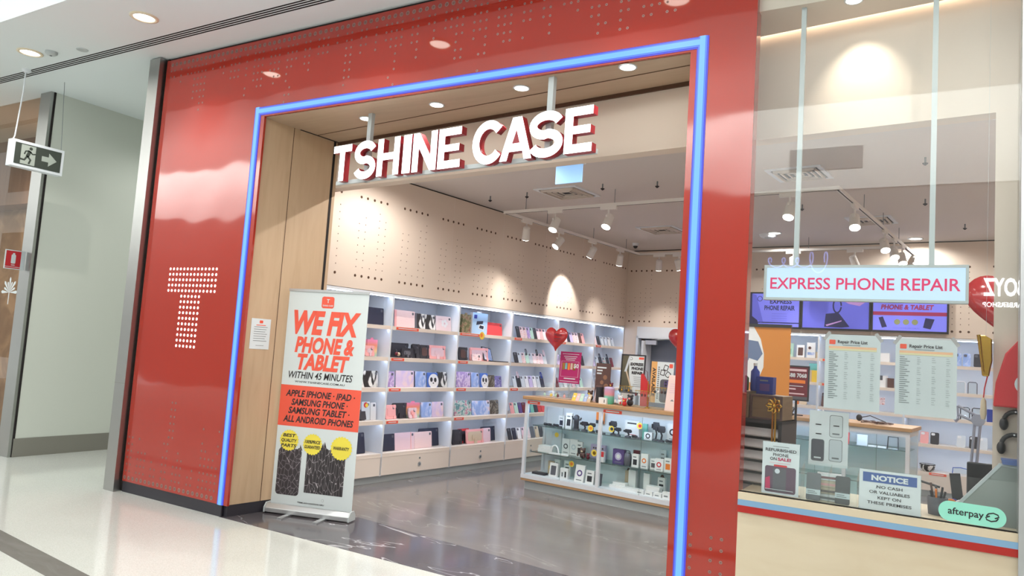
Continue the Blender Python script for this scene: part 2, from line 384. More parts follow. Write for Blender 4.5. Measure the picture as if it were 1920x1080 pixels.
# ---- timber lining of the entrance (skewed with the shop)
f = MB()
f.prism([(1.435, .19), (1.435, 1.02), (1.30, 1.02), (1.30, .175)], 'z', .1, OZ, M_WOOD)
f.box(1.4353, 1.4365, .497, .503, .1, OZ, M_HOLEB)
f.box(1.4353, 1.4372, .958, .985, .1, OZ, M_BLACKG)
f.prism([(1.43, .19), (1.43, 1.02), (1.30, 1.02), (1.30, .175)], 'z', 0, .1, M_PLINTH)
istruct('wall_entrance_left', f)
f = MB(); f.prism([(5.29, .61), (5.33, .61), (5.33, 1.02), (5.29, 1.02)], 'z', 0, OZ, M_WOOD); istruct('wall_entrance_right', f)
f = MB(); so = [(OL-.02, .024), (OR+.3, .024), P(5.36, 1.02)[:2], P(1.40, 1.02)[:2]]
f.prism(so, 'z', OZ-.004, OZ+.06, M_WOODH)
f.push(Matrix.Rotation(TH, 4, 'Z')); f.box(1.43, 5.33, .745, .753, OZ-.0065, OZ, M_HOLEB); f.box(1.42, 1.452, .56, 1.0, OZ-.007, OZ, M_BLACKG); f.box(1.43, 5.33, 1.0, 1.02, OZ-.03, OZ, M_HOLEB); f.pop()
struct('trim_4', f)
# bulkhead behind the sign, running on above the window
f = MB(); f.box(1.03, 5.33, 1.022, 1.14, 2.99, 3.78, M_WALL); f.box(5.33, 7.4, 1.05, 1.17, 2.985, 3.78, M_WALL); istruct('wall_bulkhead', f)
f = MB(); f.prism([(5.4, .05), (7.5, .05), P(7.5, 1.0)[:2], P(5.33, 1.0)[:2]], 'z', 3.645, 3.72, M_WALL); f.prism([P(5.33, 1.0)[:2], P(7.5, 1.0)[:2], P(7.5, 1.2)[:2], P(5.33, 1.2)[:2]], 'z', 3.70, 3.78, M_WALL); struct('ceiling_window_bay', f)
f = MB(); f.box(6.765, 7.4, 1.045, 1.165, 0, 2.985, M_WALL); istruct('wall_pier', f)
# shop ceiling, walls
f = MB(); f.box(.3, 7.6, 1.14, 8.3, 3.39, 3.45, M_CEILIN); istruct('ceiling_shop', f)
f = MB(); f.box(.48, .58, 1.0, 8.2, 0, 3.45, M_WALL); istruct('wall_shop_left', f)
f = MB(); f.box(.4, 7.6, 8.1, 8.2, 0, 3.45, M_WALL); istruct('wall_shop_back', f)
f = MB(); f.box(7.4, 7.5, .05, 8.2, 0, 3.74, M_WALL); istruct('wall_shop_right', f)
# perforated panels above the shelves: left wall
f = MB(); PX = 1.033
f.box(.62, PX, 1.33, 7.78, 2.095, 3.375, M_WALL); f.box(.9, PX+.001, 1.31, 1.33, .0, 3.39, M_REDF)
f.box(.62, PX-.01, 1.33, 7.78, 3.375, 3.39, M_BLACKG)
for y in (3.2, 4.215, 5.23, 6.25): f.box(PX-.001, PX+.0006, y-.002, y+.002, 2.095, 3.375, M_SHELF)
bigp, sml = [], []
cols = [0, .09, .19, .285, .379]
r0 = random.Random(11)
for g in range(-1, 10):
    y0 = 1.705+.652*g
    for k, c in enumerate(cols):
        y = y0+c
        if not (1.36 < y < 7.7): continue
        bigp += [(y, 3.076), (y, 2.233)]; sml.append((y, 2.327))
        n = {0: 5, 1: 6, 2: 0, 3: 8, 4: 7}[k]
        n = max(0, n+r0.choice([-1, 0, 0, 1])) if n else 0
        sml += [(y, 2.327+.077*(j+1)) for j in range(n)]
dots(f, bigp, .0155, M_HOLEB, (PX, 0, 0), YU, ZU, n=10); dots(f, sml, .0062, M_HOLEB, (PX, 0, 0), YU, ZU, n=6)
istruct('wall_perforated_left', f)
# back wall bulkhead with the same perforation
f = MB(); BY = 7.75
f.box(.62, 7.4, BY, 8.1, 2.095, 3.375, M_WALL); f.box(.62, 7.4, BY+.01, 8.1, 3.375, 3.39, M_BLACKG)
f.box(1.033, 1.27, BY, 8.1, 0, 2.095, M_WALL); f.box(1.27, 2.35, BY, 8.1, 1.94, 2.095, M_WHITE); f.box(2.35, 3.05, BY, 8.1, 0, 2.095, M_WALL)
bigp, sml = [], []
for g in range(0, 9):
    x0 = 1.11+.652*g
    for k, c in enumerate(cols):
        x = x0+c; bigp += [(x, 3.04), (x, 2.183)]; sml.append((x, 2.277))
        n = {0: 3, 1: 4, 2: 5, 3: 6, 4: 9}[k]; sml += [(x, 2.277+.077*(j+1)) for j in range(n)]
dots(f, bigp, .0155, M_HOLEB, (0, BY, 0), XU, ZU, n=10); dots(f, sml, .0062, M_HOLEB, (0, BY, 0), XU, ZU, n=6)
istruct('wall_perforated_back', f)
# door in the back wall, its leaf ajar, with a closer
M_DOORG = mat('door_glass', (128, 136, 152), rough=.25, spec=.6)
f = MB(); f.box(1.27, 1.31, BY-.02, BY+.1, 0, 1.94, M_WHITE); f.box(2.31, 2.35, BY-.02, BY+.1, 0, 1.94, M_WHITE); f.box(1.27, 2.35, BY-.02, BY+.1, 1.90, 1.94, M_WHITE)
f.box(1.31, 2.31, BY+.2, BY+.21, 0, 1.9, M_DOORG); dr = struct('door_1', f, rz=TH)
f = MB(); f.push(T(1.42, BY+.19, 0)); f.box(0, .035, -.3, 0, 0.03, 1.86, M_WHITE); f.pop(); f.build('door_leaf', dr)
f = MB(); f.box(1.46, 1.66, BY-.055, BY-.01, 1.80, 1.87, M_ALU); f.tube([(1.62, BY-.03, 1.875), (1.85, BY-.06, 1.895), (1.99, BY-.01, 1.90)], .012, M_INKG); f.build('door_closer', dr)

# ---- shop window: glass, sill, mullion
f = MB(); f.box(5.645, 6.93, .0, .012, .86, 3.78, M_GLASS); struct('window_2', f)
f = MB(); f.box(6.93, 7.02, -.03, .1, 0, 3.9, M_ALU); struct('trim_5', f)
f = MB(); f.box(5.645, 6.93, -.012, .06, .817, .855, M_PANEL); f.box(5.645, 6.93, .012, .52, .82, .855, M_PANEL); struct('trim_6', f)
f = MB(); f.box(5.645, 6.93, -.012, .0, .785, .816, M_LEDS); f.box(5.645, 6.93, -.014, .06, .748, .785, M_REDF); 
sl = tag(f.build('sill_light_strip'), 'pale blue light strip with red edge under the window sill', 'light strip')
f = MB(); f.box(5.645, 6.93, .0, .06, 0, .75, M_PANEL); struct('wall_under_window', f)
# the wood panel directly behind the display shelf is open to the shop; cove strip on the window bay ceiling
f = MB(); f.box(5.4, 7.38, 1.024, 1.04, 3.665, 3.68, mat('cove_glow', (255, 236, 210), emit=4.5)); tag(f.build('cove_strip', None, (0, 0, 0), TH), 'warm cove light line at the top of the wall behind the window', 'light strip')

# ---- opposite side of the mall, seen only in reflections
M_OPP = mat('opposite_white', (236, 238, 236), rough=.8); M_OPD = mat('opposite_dark', (126, 124, 122), rough=.8)
f = MB(); f.box(-26, 22, -10.3, -10.1, 4.87, 6.5, M_OPP); f.box(-26, 22, -10.3, -10.12, 0, 4.87, M_OPD); f.box(-26, 22, -10.3, -10.14, 6.5, 9.5, M_OPD)
f.box(4.0, 5.25, -10.1, -10.085, 5.25, 5.66, M_INKG); struct('wall_opposite', f)
M_SIGNW = mat('lit_white_sign', (240, 246, 250), emit=18.0)
t = thing('barber_sign', 'white lettered barber shop sign on the facade across the mall, mirrored in the window', 'sign', (7.40, -10.1, 2.76))
q = MB(); q.text('BOYZ', 0, .21, .29, (0, 0, 0), (-1, 0, 0), ZU, M_SIGNW, width=.58, off=.03, lift=.02); q.build('lettering', t)
q = MB(); q.box(-.45, .28, .0, .012, 0, .12, M_INKG); q.text('BARBERSHOP', 0, .02, .08, (0, .012, 0), (-1, 0, 0), ZU, M_SIGNW, width=.6, lift=.01); q.build('name_board', t)
t = thing('script_sign', 'blue white neon script on the facade across the mall, mirrored in the window', 'sign', (4.2, -10.1, 3.4))
q = MB(); sc_ = []
for k in range(90):
    a = k/89*PI*2*4.5; x = -.55+1.1*k/89; sc_.append((x+.08*math.cos(a), .03, .12+(.09 if k < 60 else .19)*math.sin(a)))
q.tube(sc_, .012, mat('neon_script', (150, 170, 255), emit=5.0)); q.build('neon_tube', t)

# added fill light: unseen passage downlights and a lamp in the neighbouring shop
for x, y in ((-1.25, 1.6), (-1.25, 3.6), (-1.25, 5.4)):
    t = thing('downlight', 'added round passage ceiling downlight, unseen behind the red portal, %s' % {1.6: 'nearest', 3.6: 'middle', 5.4: 'furthest'}[y], 'ceiling light', (x, y, 4.18), 0, 'added passage downlights')
    q = MB(); q.lathe([(.115, 0), (.115, -.008), (.088, -.012), (.085, -.002)], M_WHITE, 24); q.build('trim_ring', t)
    q = MB(); q.flat(ngon(0, 0, .086, 24)[::-1], (0, 0, -.0035), XU, (0, -1, 0), M_DOWN, .0008); q.build('lens', t)
    spot('downlight_lamp', (x, y, 4.15), (x, y, 0), 60, math.radians(150), (1, 1, .97), .9, None, .02)
spot('neighbour_fill', (-3.9, .45, 3.9), (-3.6, 1.5, 1.2), 260, math.radians(150), (1, .9, .8), .9)  # added spot with no fitting, brightens the neighbour's interior
# ================================================================== SHOP SIGN
def stroke(path, w):
    """centre line -> closed outline of width w"""
    L, R = [], []; n = len(path)
    for i, p in enumerate(path):
        a = path[max(i-1, 0)]; b = path[min(i+1, n-1)]; d = Vector((b[0]-a[0], b[1]-a[1])).normalized(); nx, ny = -d.y*w/2, d.x*w/2
        L.append((p[0]+nx, p[1]+ny)); R.append((p[0]-nx, p[1]-ny))
    return L + R[::-1]
def arc(cx, cy, rx, ry, a0, a1, n=14): return [(cx+rx*math.cos(math.radians(a0+(a1-a0)*k/n)), cy+ry*math.sin(math.radians(a0+(a1-a0)*k/n))) for k in range(n+1)]
def glyph(c, x0, x1, h):
    w = x1-x0; s = .063
    def B(a, b, p, q): return [(x0+a, p), (x0+b, p), (x0+b, q), (x0+a, q)]
    m = w/2
    if c == 'T': return [[(x0+m-s/2, 0), (x0+m+s/2, 0), (x0+m+s/2, h-s*.95), (x1, h-s*.95), (x1, h), (x0, h), (x0, h-s*.95), (x0+m-s/2, h-s*.95)]]
    if c == 'H': return [[(x0, 0), (x0+s, 0), (x0+s, h*.42), (x1-s, h*.42), (x1-s, 0), (x1, 0), (x1, h), (x1-s, h), (x1-s, h*.42+s*.9), (x0+s, h*.42+s*.9), (x0+s, h), (x0, h)]]
    if c == 'I': return [B(0, w, 0, h)]
    if c == 'N': return [[(x0, 0), (x0+s, 0), (x0+s, h*.62), (x1-s, 0), (x1, 0), (x1, h), (x1-s, h), (x1-s, h*.38), (x0+s, h), (x0, h)]]
    if c == 'E': return [[(x0, 0), (x1, 0), (x1, s*.92), (x0+s, s*.92), (x0+s, h/2-s*.42), (x1-.015, h/2-s*.42), (x1-.015, h/2+s*.42), (x0+s, h/2+s*.42), (x0+s, h-s*.92), (x1, h-s*.92), (x1, h), (x0, h)]]
    if c == 'A': return [[(x0, 0), (x0+s*1.02, 0), (x0+s*1.02+.016, h*.2), (x1-s*1.02-.016, h*.2), (x1-s*1.02, 0), (x1, 0), (x0+m+s*.62, h), (x0+m-s*.62, h)]]
    if c == 'C': return [stroke(arc(x0+m, h/2, m-s/2+.004, h/2-s/2+.008, 38, 322, 26), s)]
    if c == 'S':
        r = (h-s)/4+.006; rx = m-s/2+.004
        return [stroke(arc(x0+m, h-s/2-r+.008, rx, r, 18, 180, 12)+arc(x0+m, h-s/2-r+.008, rx, r, 180, 262, 7)[1:]+arc(x0+m, s/2+r-.008, rx, r, 82, 0, 7)+arc(x0+m, s/2+r-.008, rx, r, 0, -164, 12)[1:], s)]
M_RETURN = mat('letter_return_red', (150, 34, 44), rough=.35)
sg = ithing('shop_sign', 'large glowing white channel letters with red sides hanging in the shop entrance', 'sign', 3.33, .45, 2.855)
SY0, SY1 = 0.0, .055
for c, a, b in (('T', 2.085, 2.312), ('S', 2.357, 2.607), ('H', 2.63, 2.879), ('I', 2.918, 3.006), ('N', 3.024, 3.275), ('E', 3.291, 3.513), ('C', 3.63, 3.915), ('A', 3.882, 4.158), ('S', 4.132, 4.401), ('E', 4.417, 4.629)):
    q = MB(); zt = .298 + .012*(2.6-a)/2.5
    zb = .012 - .012*(a-2.08)/2.55
    for g in glyph(c, a-3.33, b-3.33, .305):
        g = [(u, v+zb) for u, v in g]
        q.prism(g, 'y', SY0, SY1, M_RETURN, M_RETURN); q.flat(g, (0, SY0, 0), XU, ZU, M_LETTER, .002)
        if c == 'A':
            mx = (a+b)/2-3.33; q.flat([(mx-.033, zb+.118), (mx+.033, zb+.118), (mx, zb+.215)], (0, SY0, 0), XU, ZU, M_RETURN, .004)
    q.build('letter', sg)
q = MB(); q.box(-1.26, 1.3, .058, .08, .0, .032, M_GREYM); q.build('rail', sg)
for x in (2.427, 4.238):
    q = MB(); q.box(x-3.33-.022, x-3.33+.022, .062, .098, .0, OZ-2.855-.0, M_GREYM); q.build('hanger', sg)
# soffit downlights
for k, x in enumerate((2.285, 3.097, 3.923, 4.779)):
    t = ithing('downlight', '%s of the four round downlights in the timber entrance ceiling, from the left' % ORD[k], 'ceiling light', x, .597, OZ-.005, 0, 'entrance ceiling downlights')
    q = MB(); q.lathe([(.062, 0), (.062, -.004), (.05, -.004)], M_WHITE, 20); q.build('trim_ring', t)
    q = MB(); q.flat(ngon(0, 0, .05, 20)[::-1], (0, 0, -.0045), XU, (0, -1, 0), M_DOWN, .0008); q.build('lens', t)
    spot('downlight_lamp', P(x, .597, OZ-.012), P(x, .52, 0), 30, math.radians(98), blend=.7, radius=.01)
# ================================================================== MALL CEILING
for k, (x, y) in enumerate(((-1.257, -.65), (.674, -.692), (2.768, -.726), (4.886, -.747), (6.9, -.77))):
    t = thing('downlight', ['round ceiling downlight nearest the hanging exit sign', 'round mall ceiling downlight above the left end of the red portal', 'round mall ceiling downlight mirrored over the middle of the red header', 'round mall ceiling downlight mirrored at the right end of the header', 'round mall ceiling downlight above the shop window'][k], 'ceiling light', (x, y, 4.18), 0, 'mall ceiling downlights')
    q = MB(); q.lathe([(.115, 0), (.115, -.008), (.088, -.012), (.085, -.002)], mat('downlight_ring', (236, 222, 196), rough=.4), 24); q.build('trim_ring', t)
    q = MB(); q.flat(ngon(0, 0, .086, 24)[::-1], (0, 0, -.0035), XU, (0, -1, 0), M_DOWN, .0008); q.build('lens', t)
    spot('downlight_lamp', (x, y, 4.165), (x, y+.05, 0), 85, math.radians(120), blend=.9, radius=.01)
t = thing('smoke_detector', 'small white smoke detector beside the ceiling downlight', 'smoke detector', (-1.02, -.57, 4.18))
q = MB(); q.lathe([(.055, 0), (.055, -.02), (.035, -.035), (.012, -.038)], M_GREYM, 16); q.build('housing', t)
q = MB(); q.lathe([(.012, -.038), (.010, -.044)], M_INKG, 10); q.build('indicator', t)
q = MB(); q.lathe([(.055, 0), (.05, -.008)], M_GREYM, 18); tag(q.build('ceiling_cap', None, (-.64, -.48, 4.18)), 'flat round cap in the mall ceiling right of the smoke detector', 'ceiling cap')
# exit sign hanging over the passage
M_EXG = mat('exit_green', (66, 72, 66), rough=.4); M_EXW = mat('exit_white', (168, 176, 168), rough=.45, emit=.05)
t = thing('exit_sign', 'hanging exit sign with running man pictogram and arrow on dark green', 'exit sign', (-1.84, -.2, 3.13))
q = MB(); q.box(-.055, .04, -.26, .27, 0, .285, M_WHITE); q.build('housing', t, bevel=.004)
q = MB(); o = (.04, -.26, 0); q.rect(.03, .5, .03, .255, o, YU, ZU, M_EXG, .002)
q.rect(.09, .235, .04, .245, o, YU, ZU, M_EXW, .003)
q.flat([(.30, .115), (.37, .115), (.37, .07), (.455, .143), (.37, .215), (.37, .17), (.30, .17)], o, YU, ZU, M_EXW, .003)
k = M_EXG
q.flat(ngon(.185, .215, .017, 12), o, YU, ZU, k, .004)
for a, w in (([(.178, .19), (.155, .125)], .034), ([(.155, .13), (.19, .095), (.175, .05)], .02), ([(.155, .13), (.13, .085), (.075, .09)], .02), ([(.175, .185), (.205, .16), (.235, .168)], .014), ([(.17, .188), (.135, .18), (.125, .145)], .014)):
    q.flat(stroke(a, w), o, YU, ZU, k, .004)
q.build('sign_face', t)
q = MB(); q.tube([(0, -.24, .285), (.005, -.23, .32), (-.01, -.21, .55), (.0, -.2, .8), (-.002, -.2, 1.05)], .007, M_WHITE); q.build('power_cable', t)
q = MB(); q.tube([(0, .25, .285), (0, .2, 1.05)], .003, M_INKG); q.build('hanging_wire', t)
q = MB(); q.lathe([(.045, 1.05), (.04, 1.025), (.012, 1.015)], M_WHITE, 14, (0, -.19, 0)); q.build('ceiling_rose', t)
# fire extinguisher sign on the far column, white leaf sticker on the glass
t = thing('extinguisher_sign', 'red fire extinguisher sign projecting from the steel column', 'sign', (-2.45, -.02, 2.09))
q = MB(); q.box(-.004, .004, -.08, .13, 0, .215, M_PAPER); q.build('panel', t)
q = MB(); o = (.004, -.08, 0); q.rect(.01, .165, .028, .205, o, YU, ZU, mat('sign_red', (196, 34, 44), rough=.5)); q.rect(.01, .165, .01, .022, o, YU, ZU, MATS['sign_red'])
q.flat(rrect(.065, .112, .062, .165, .012), o, YU, ZU, M_PAPER, .0025); q.rect(.078, .1, .165, .182, o, YU, ZU, M_PAPER, .0025); q.rect(.07, .108, .042, .05, o, YU, ZU, M_PAPER, .0025)
q.build('sign_face', t)
q = MB()
for a in range(-4, 5):
    an = math.radians(a*22); r = .16 if a % 2 == 0 else .12
    q.flat([(0, .02), (r*math.sin(an-.12), .02+r*math.cos(an-.12)), (1.15*r*math.sin(an), .02+1.15*r*math.cos(an)), (r*math.sin(an+.12), .02+r*math.cos(an+.12))], (0, 0, 0), XU, ZU, M_PAPER, .001+.0001*(a+5))
q.rect(-.008, .008, -.12, .03, (0, 0, 0), XU, ZU, M_PAPER)
tag(q.build('leaf_sticker', None, (-2.89, .196, 1.82)), 'white tree shaped sticker on the tinted glass at the far left', 'sticker')

# ================================================================== ROLL-UP BANNER
BA = math.atan2(.233, .768); BH = 1.885
bn = thing('roll_up_banner', 'white and coral WE FIX PHONE & TABLET roll-up banner by the left entrance wall', 'banner', (1.505, .415, .0), BA)
q = MB(); q.prism([(-.06, .014), (.06, .014), (.06, .05), (.035, .085), (-.03, .085), (-.06, .05)], 'x', 0, .80, M_ALU); q.build('base', bn, bevel=.004)
for x in (0, .80):
    q = MB(); q.prism([(-.064, .012), (.064, .012), (.064, .053), (.037, .09), (-.032, .09), (-.064, .053)], 'x', x-.006 if x else -.006, x+.006 if x else .006, M_GREYM); q.build('end_cap', bn)
for x in (.235, .565):
    q = MB(); q.box(x-.022, x+.022, -.20, .1, .0, .014, M_ALU); q.build('foot', bn)
q = MB(); q.cyl((.4, .07, .08), (.4, .05, BH+.08), .011, None, M_ALU); q.build('pole', bn)
q = MB(); q.box(.018, .795, -.008, .012, BH+.068, BH+.09, M_ALU); q.build('top_rail', bn)
q = MB(); BW = .775; bo = (.022, -.0, .085)
q.box(.022, .797, 0, .002, .085, .085+BH, mat('banner_white', (214, 222, 224), rough=.6))
def bt(s, v0, v1, u=.5, w=None, m=M_INK, off=.045, sh=.2, al='c'):
    q.text(s, u*BW, v0*BH, (v1-v0)*BH, bo, XU, ZU, m, width=None if w is None else w*BW, off=off, shear=sh, al=al)
q.rect(0, BW, .358*BH, .548*BH, bo, XU, ZU, M_CORAL)
q.flat(rrect(.42*BW, .575*BW, .917*BH, .972*BH, .02), bo, XU, ZU, M_CORAL)
q.text('T', .5*BW, .943*BH, .034, bo, XU, ZU, M_PAPER, lift=.003); q.text('SHINE CASE', .5*BW, .926*BH, .014, bo, XU, ZU, M_PAPER, width=.10, lift=.003)
bt('WE FIX', .796, .902, .5, .84, M_CORAL, .05); bt('PHONE &', .707, .778, .5, .74, M_CORAL, .045); bt('TABLET', .627, .698, .5, .65, M_CORAL, .045)
bt('WITHIN 45 MINUTES', .582, .615, .48, .80, M_INK, .012); bt('WWW.TSHINECASE.COM.AU', .562, .571, .48, .62, M_INK, .01, 0)
for s, v, w in (('APPLE IPHONE · IPAD ·', .497, .86), ('SAMSUNG PHONE ·', .457, .70), ('SAMSUNG TABLET ·', .418, .76), ('ALL ANDROID PHONES', .378, .87)): bt(s, v, v+.03, .5, w, M_INK, .03)
M_CRACK = noise_mat('cracked_glass_print', [(0, (190, 184, 188)), (.008, (150, 144, 148)), (.02, (66, 58, 64)), (.3, (52, 46, 50)), (1, (62, 55, 58))], (1, 1, .6), 30, 2, 0, rough=.5, kind='crack')
M_CRACK2 = noise_mat('cracked_tablet_print', [(0, (200, 196, 200)), (.01, (160, 152, 156)), (.024, (56, 50, 54)), (.4, (44, 40, 44)), (1, (58, 52, 54))], (1.8, 1, .5), 24, 2, 0, rough=.5, kind='crack', rot=(0, .5, 0))
q.flat(rrect(.045*BW, .335*BW, .042*BH, .255*BH, .03), bo, XU, ZU, M_CRACK)
q.flat(rrect(.40*BW, .875*BW, .062*BH, .265*BH, .004), bo, XU, ZU, M_CRACK2)
for k in range(9):       # shards bursting off the top of the printed devices
    u = .06+.03*k; q.flat([(u*BW, .25*BH), ((u+.04)*BW, .25*BH), ((u+.02+.01*math.sin(k*3))*BW, (.268+.012*math.sin(k*5))*BH)], bo, XU, ZU, M_CRACK, .0014)
for k in range(12):
    u = .42+.035*k; q.flat([(u*BW, .262*BH), ((u+.05)*BW, .262*BH), ((u+.02+.012*math.sin(k*2))*BW, (.285+.02*math.sin(k*1.7)*(1 if k < 8 else .5))*BH)], bo, XU, ZU, M_CRACK2, .0016)
q.flat(ngon(.64*BW, .035*BH, .012, 14), bo, XU, ZU, M_INKG, .0012); q.flat(ngon(.64*BW, .035*BH, .0105, 14), bo, XU, ZU, MATS['banner_white'], .0018)
for u, v, r, ls in ((.165, .292, .094, ('BEST', 'QUALITY', 'PARTS')), (.46, .283, .094, ('100%PRICE', 'GUARANTEED')), (.815, .278, .104, ('WARRANTY',))):
    pts = []
    for k in range(44): a = 2*PI*k/44; rr = r*(1 if k % 2 else .9); pts.append((u*BW+rr*math.cos(a), v*BH+rr*math.sin(a)))
    q.flat(pts, bo, XU, ZU, M_YELL, .003)
    for k, s in enumerate(ls): q.text(s, u*BW, v*BH+(len(ls)/2-1-k)*.044+.008, .028, bo, XU, ZU, M_INK, width=min(.15, .031*len(s)), off=.03, shear=.15, lift=.0045)
q.text('*TERMS AND CONDITIONS APPLY', .5*BW, .012*BH, .012, bo, XU, ZU, M_INK, width=.26, lift=.003)
q.build('printed_sheet', bn)
# paper notice on the timber entrance wall
q = MB(); q.box(0, .0008, 0, .195, 0, .265, M_PAPER); o = (.0008, 0, 0)
q.flat(rrect(.08, .115, .225, .25, .006), o, YU, ZU, M_CORAL)
q.rect(.05, .145, .205, .211, o, YU, ZU, M_CORAL)
for k in range(7): q.rect(.03, .165-.01*(k % 3), .19-.02*k, .194-.02*k, o, YU, ZU, M_INKG)
q.rect(.06, .14, .03, .033, o, YU, ZU, M_INKG)
tag(q.build('paper_notice', None, P(1.4372, .245, 1.417), TH), 'small white paper notice with red logo taped to the timber entrance wall', 'notice')
# ================================================================== LEFT WALL SHELVES
BAYS = [(1.33, 2.31), (2.31, 3.455), (3.455, 4.565), (4.565, 5.71), (5.71, 6.77), (6.77, 7.745)]
LV = {1: 1.735, 2: 1.385, 3: 1.045, 4: .685, 5: .325}
BAYN = ['the banner bay', 'the second bay', 'the third bay', 'the fourth bay', 'the fifth bay', 'the corner bay']
LVN = {1: 'top shelf', 2: 'second shelf', 3: 'middle shelf', 4: 'fourth shelf', 5: 'bottom shelf'}
LAB = {0: [], 1: [(1, .06, .42), (2, .02, .22), (3, .02, .2), (4, .02, .2)], 2: [(1, .02, .4), (2, .02, .2), (3, .02, .2), (4, .02, .2)], 3: [(1, .05, .22), (3, .03, .2)], 4: [(1, .05, .2)], 5: [(1, .05, .2)]}
def shelf_unit(name, label, L, loc, rz, lo_first, labs, locks, depth=.40, W=M_WHITE):
    t = thing(name, label, 'shelf unit', loc, rz, None); D = depth
    def part(n, fn, bv=0, par=None): q = MB(); fn(q); return q.build(n, par or t, bevel=bv)
    part('back_panel', lambda q: q.box(-D, -D+.012, 0, L, .08, 2.09, W))
    if lo_first: part('side_panel', lambda q: q.box(-D+.012, 0, 0, .024, .08, 2.06, W))
    part('side_panel', lambda q: q.box(-D+.012, 0, L-.024, L, .08, 2.06, W))
    a = .024 if lo_first else 0; b = L-.024
    part('top_panel', lambda q: q.box(-D+.012, 0, 0, L, 2.062, 2.09, W))
    part('plinth', lambda q: q.box(-D+.012, -.05, 0, L, 0, .08, M_GREYM))
    part('drawer', lambda q: (q.box(-.02, 0, a+.003, L-.003, .085, .29, M_SHELF)), .002)
    if locks:
        dq = [o for o in t.children if o.name.startswith('drawer')][0]
        q = MB(); q.cyl((0, L/2+.03, .235), (.004, L/2+.03, .235), .012, None, M_INKG, 12); q.build('keyhole', dq)
        q = MB(); q.cyl((0, L/2+.03, .165), (.006, L/2+.03, .165), .026, None, M_ALU, 18); q.cyl((.006, L/2+.03, .165), (.008, L/2+.03, .165), .014, None, M_INKG, 12); q.build('lock', dq)
    part('base_panel', lambda q: q.box(-D+.012, -.0205, a, b, .08, .30, W))
    for k, z in LV.items():
        def sh(q, z=z):
            q.box(-D+.012, 0, a, b, z-.028, z, M_SHELF); q.box(-.016, .002, a, b, z-.042, z-.028, M_SHELF)
        s = part('shelf', sh)
        for (lv, u0, u1) in labs:
            if lv == k:
                q = MB(); q.box(.002, .004, u0, u1, z-.036, z-.006, M_CORAL); q.rect(u0+.03, u1-.03, z-.024, z-.016, (.004, 0, 0), YU, ZU, M_PAPER); q.build('price_label', s)
    for z in list(LV.values())[:4]+[2.09]:
        z2 = z-.028
        part('led_strip', lambda q: q.box(-.032, -.020, a+.02, b-.002, z2-.007, z2-.001, M_STRIP))
    return t
for k, (y0, y1) in enumerate(BAYS):
    shelf_unit('shelf_unit', 'white lit wall shelf unit with drawer, %s' % ('partly behind the banner', 'second from the banner', 'third from the banner', 'fourth from the banner', 'fifth from the banner, behind the balloon', 'last before the back corner')[k], y1-y0, P(PX, y0, 0), TH, k == 0, LAB[k], k in (1, 2, 3))
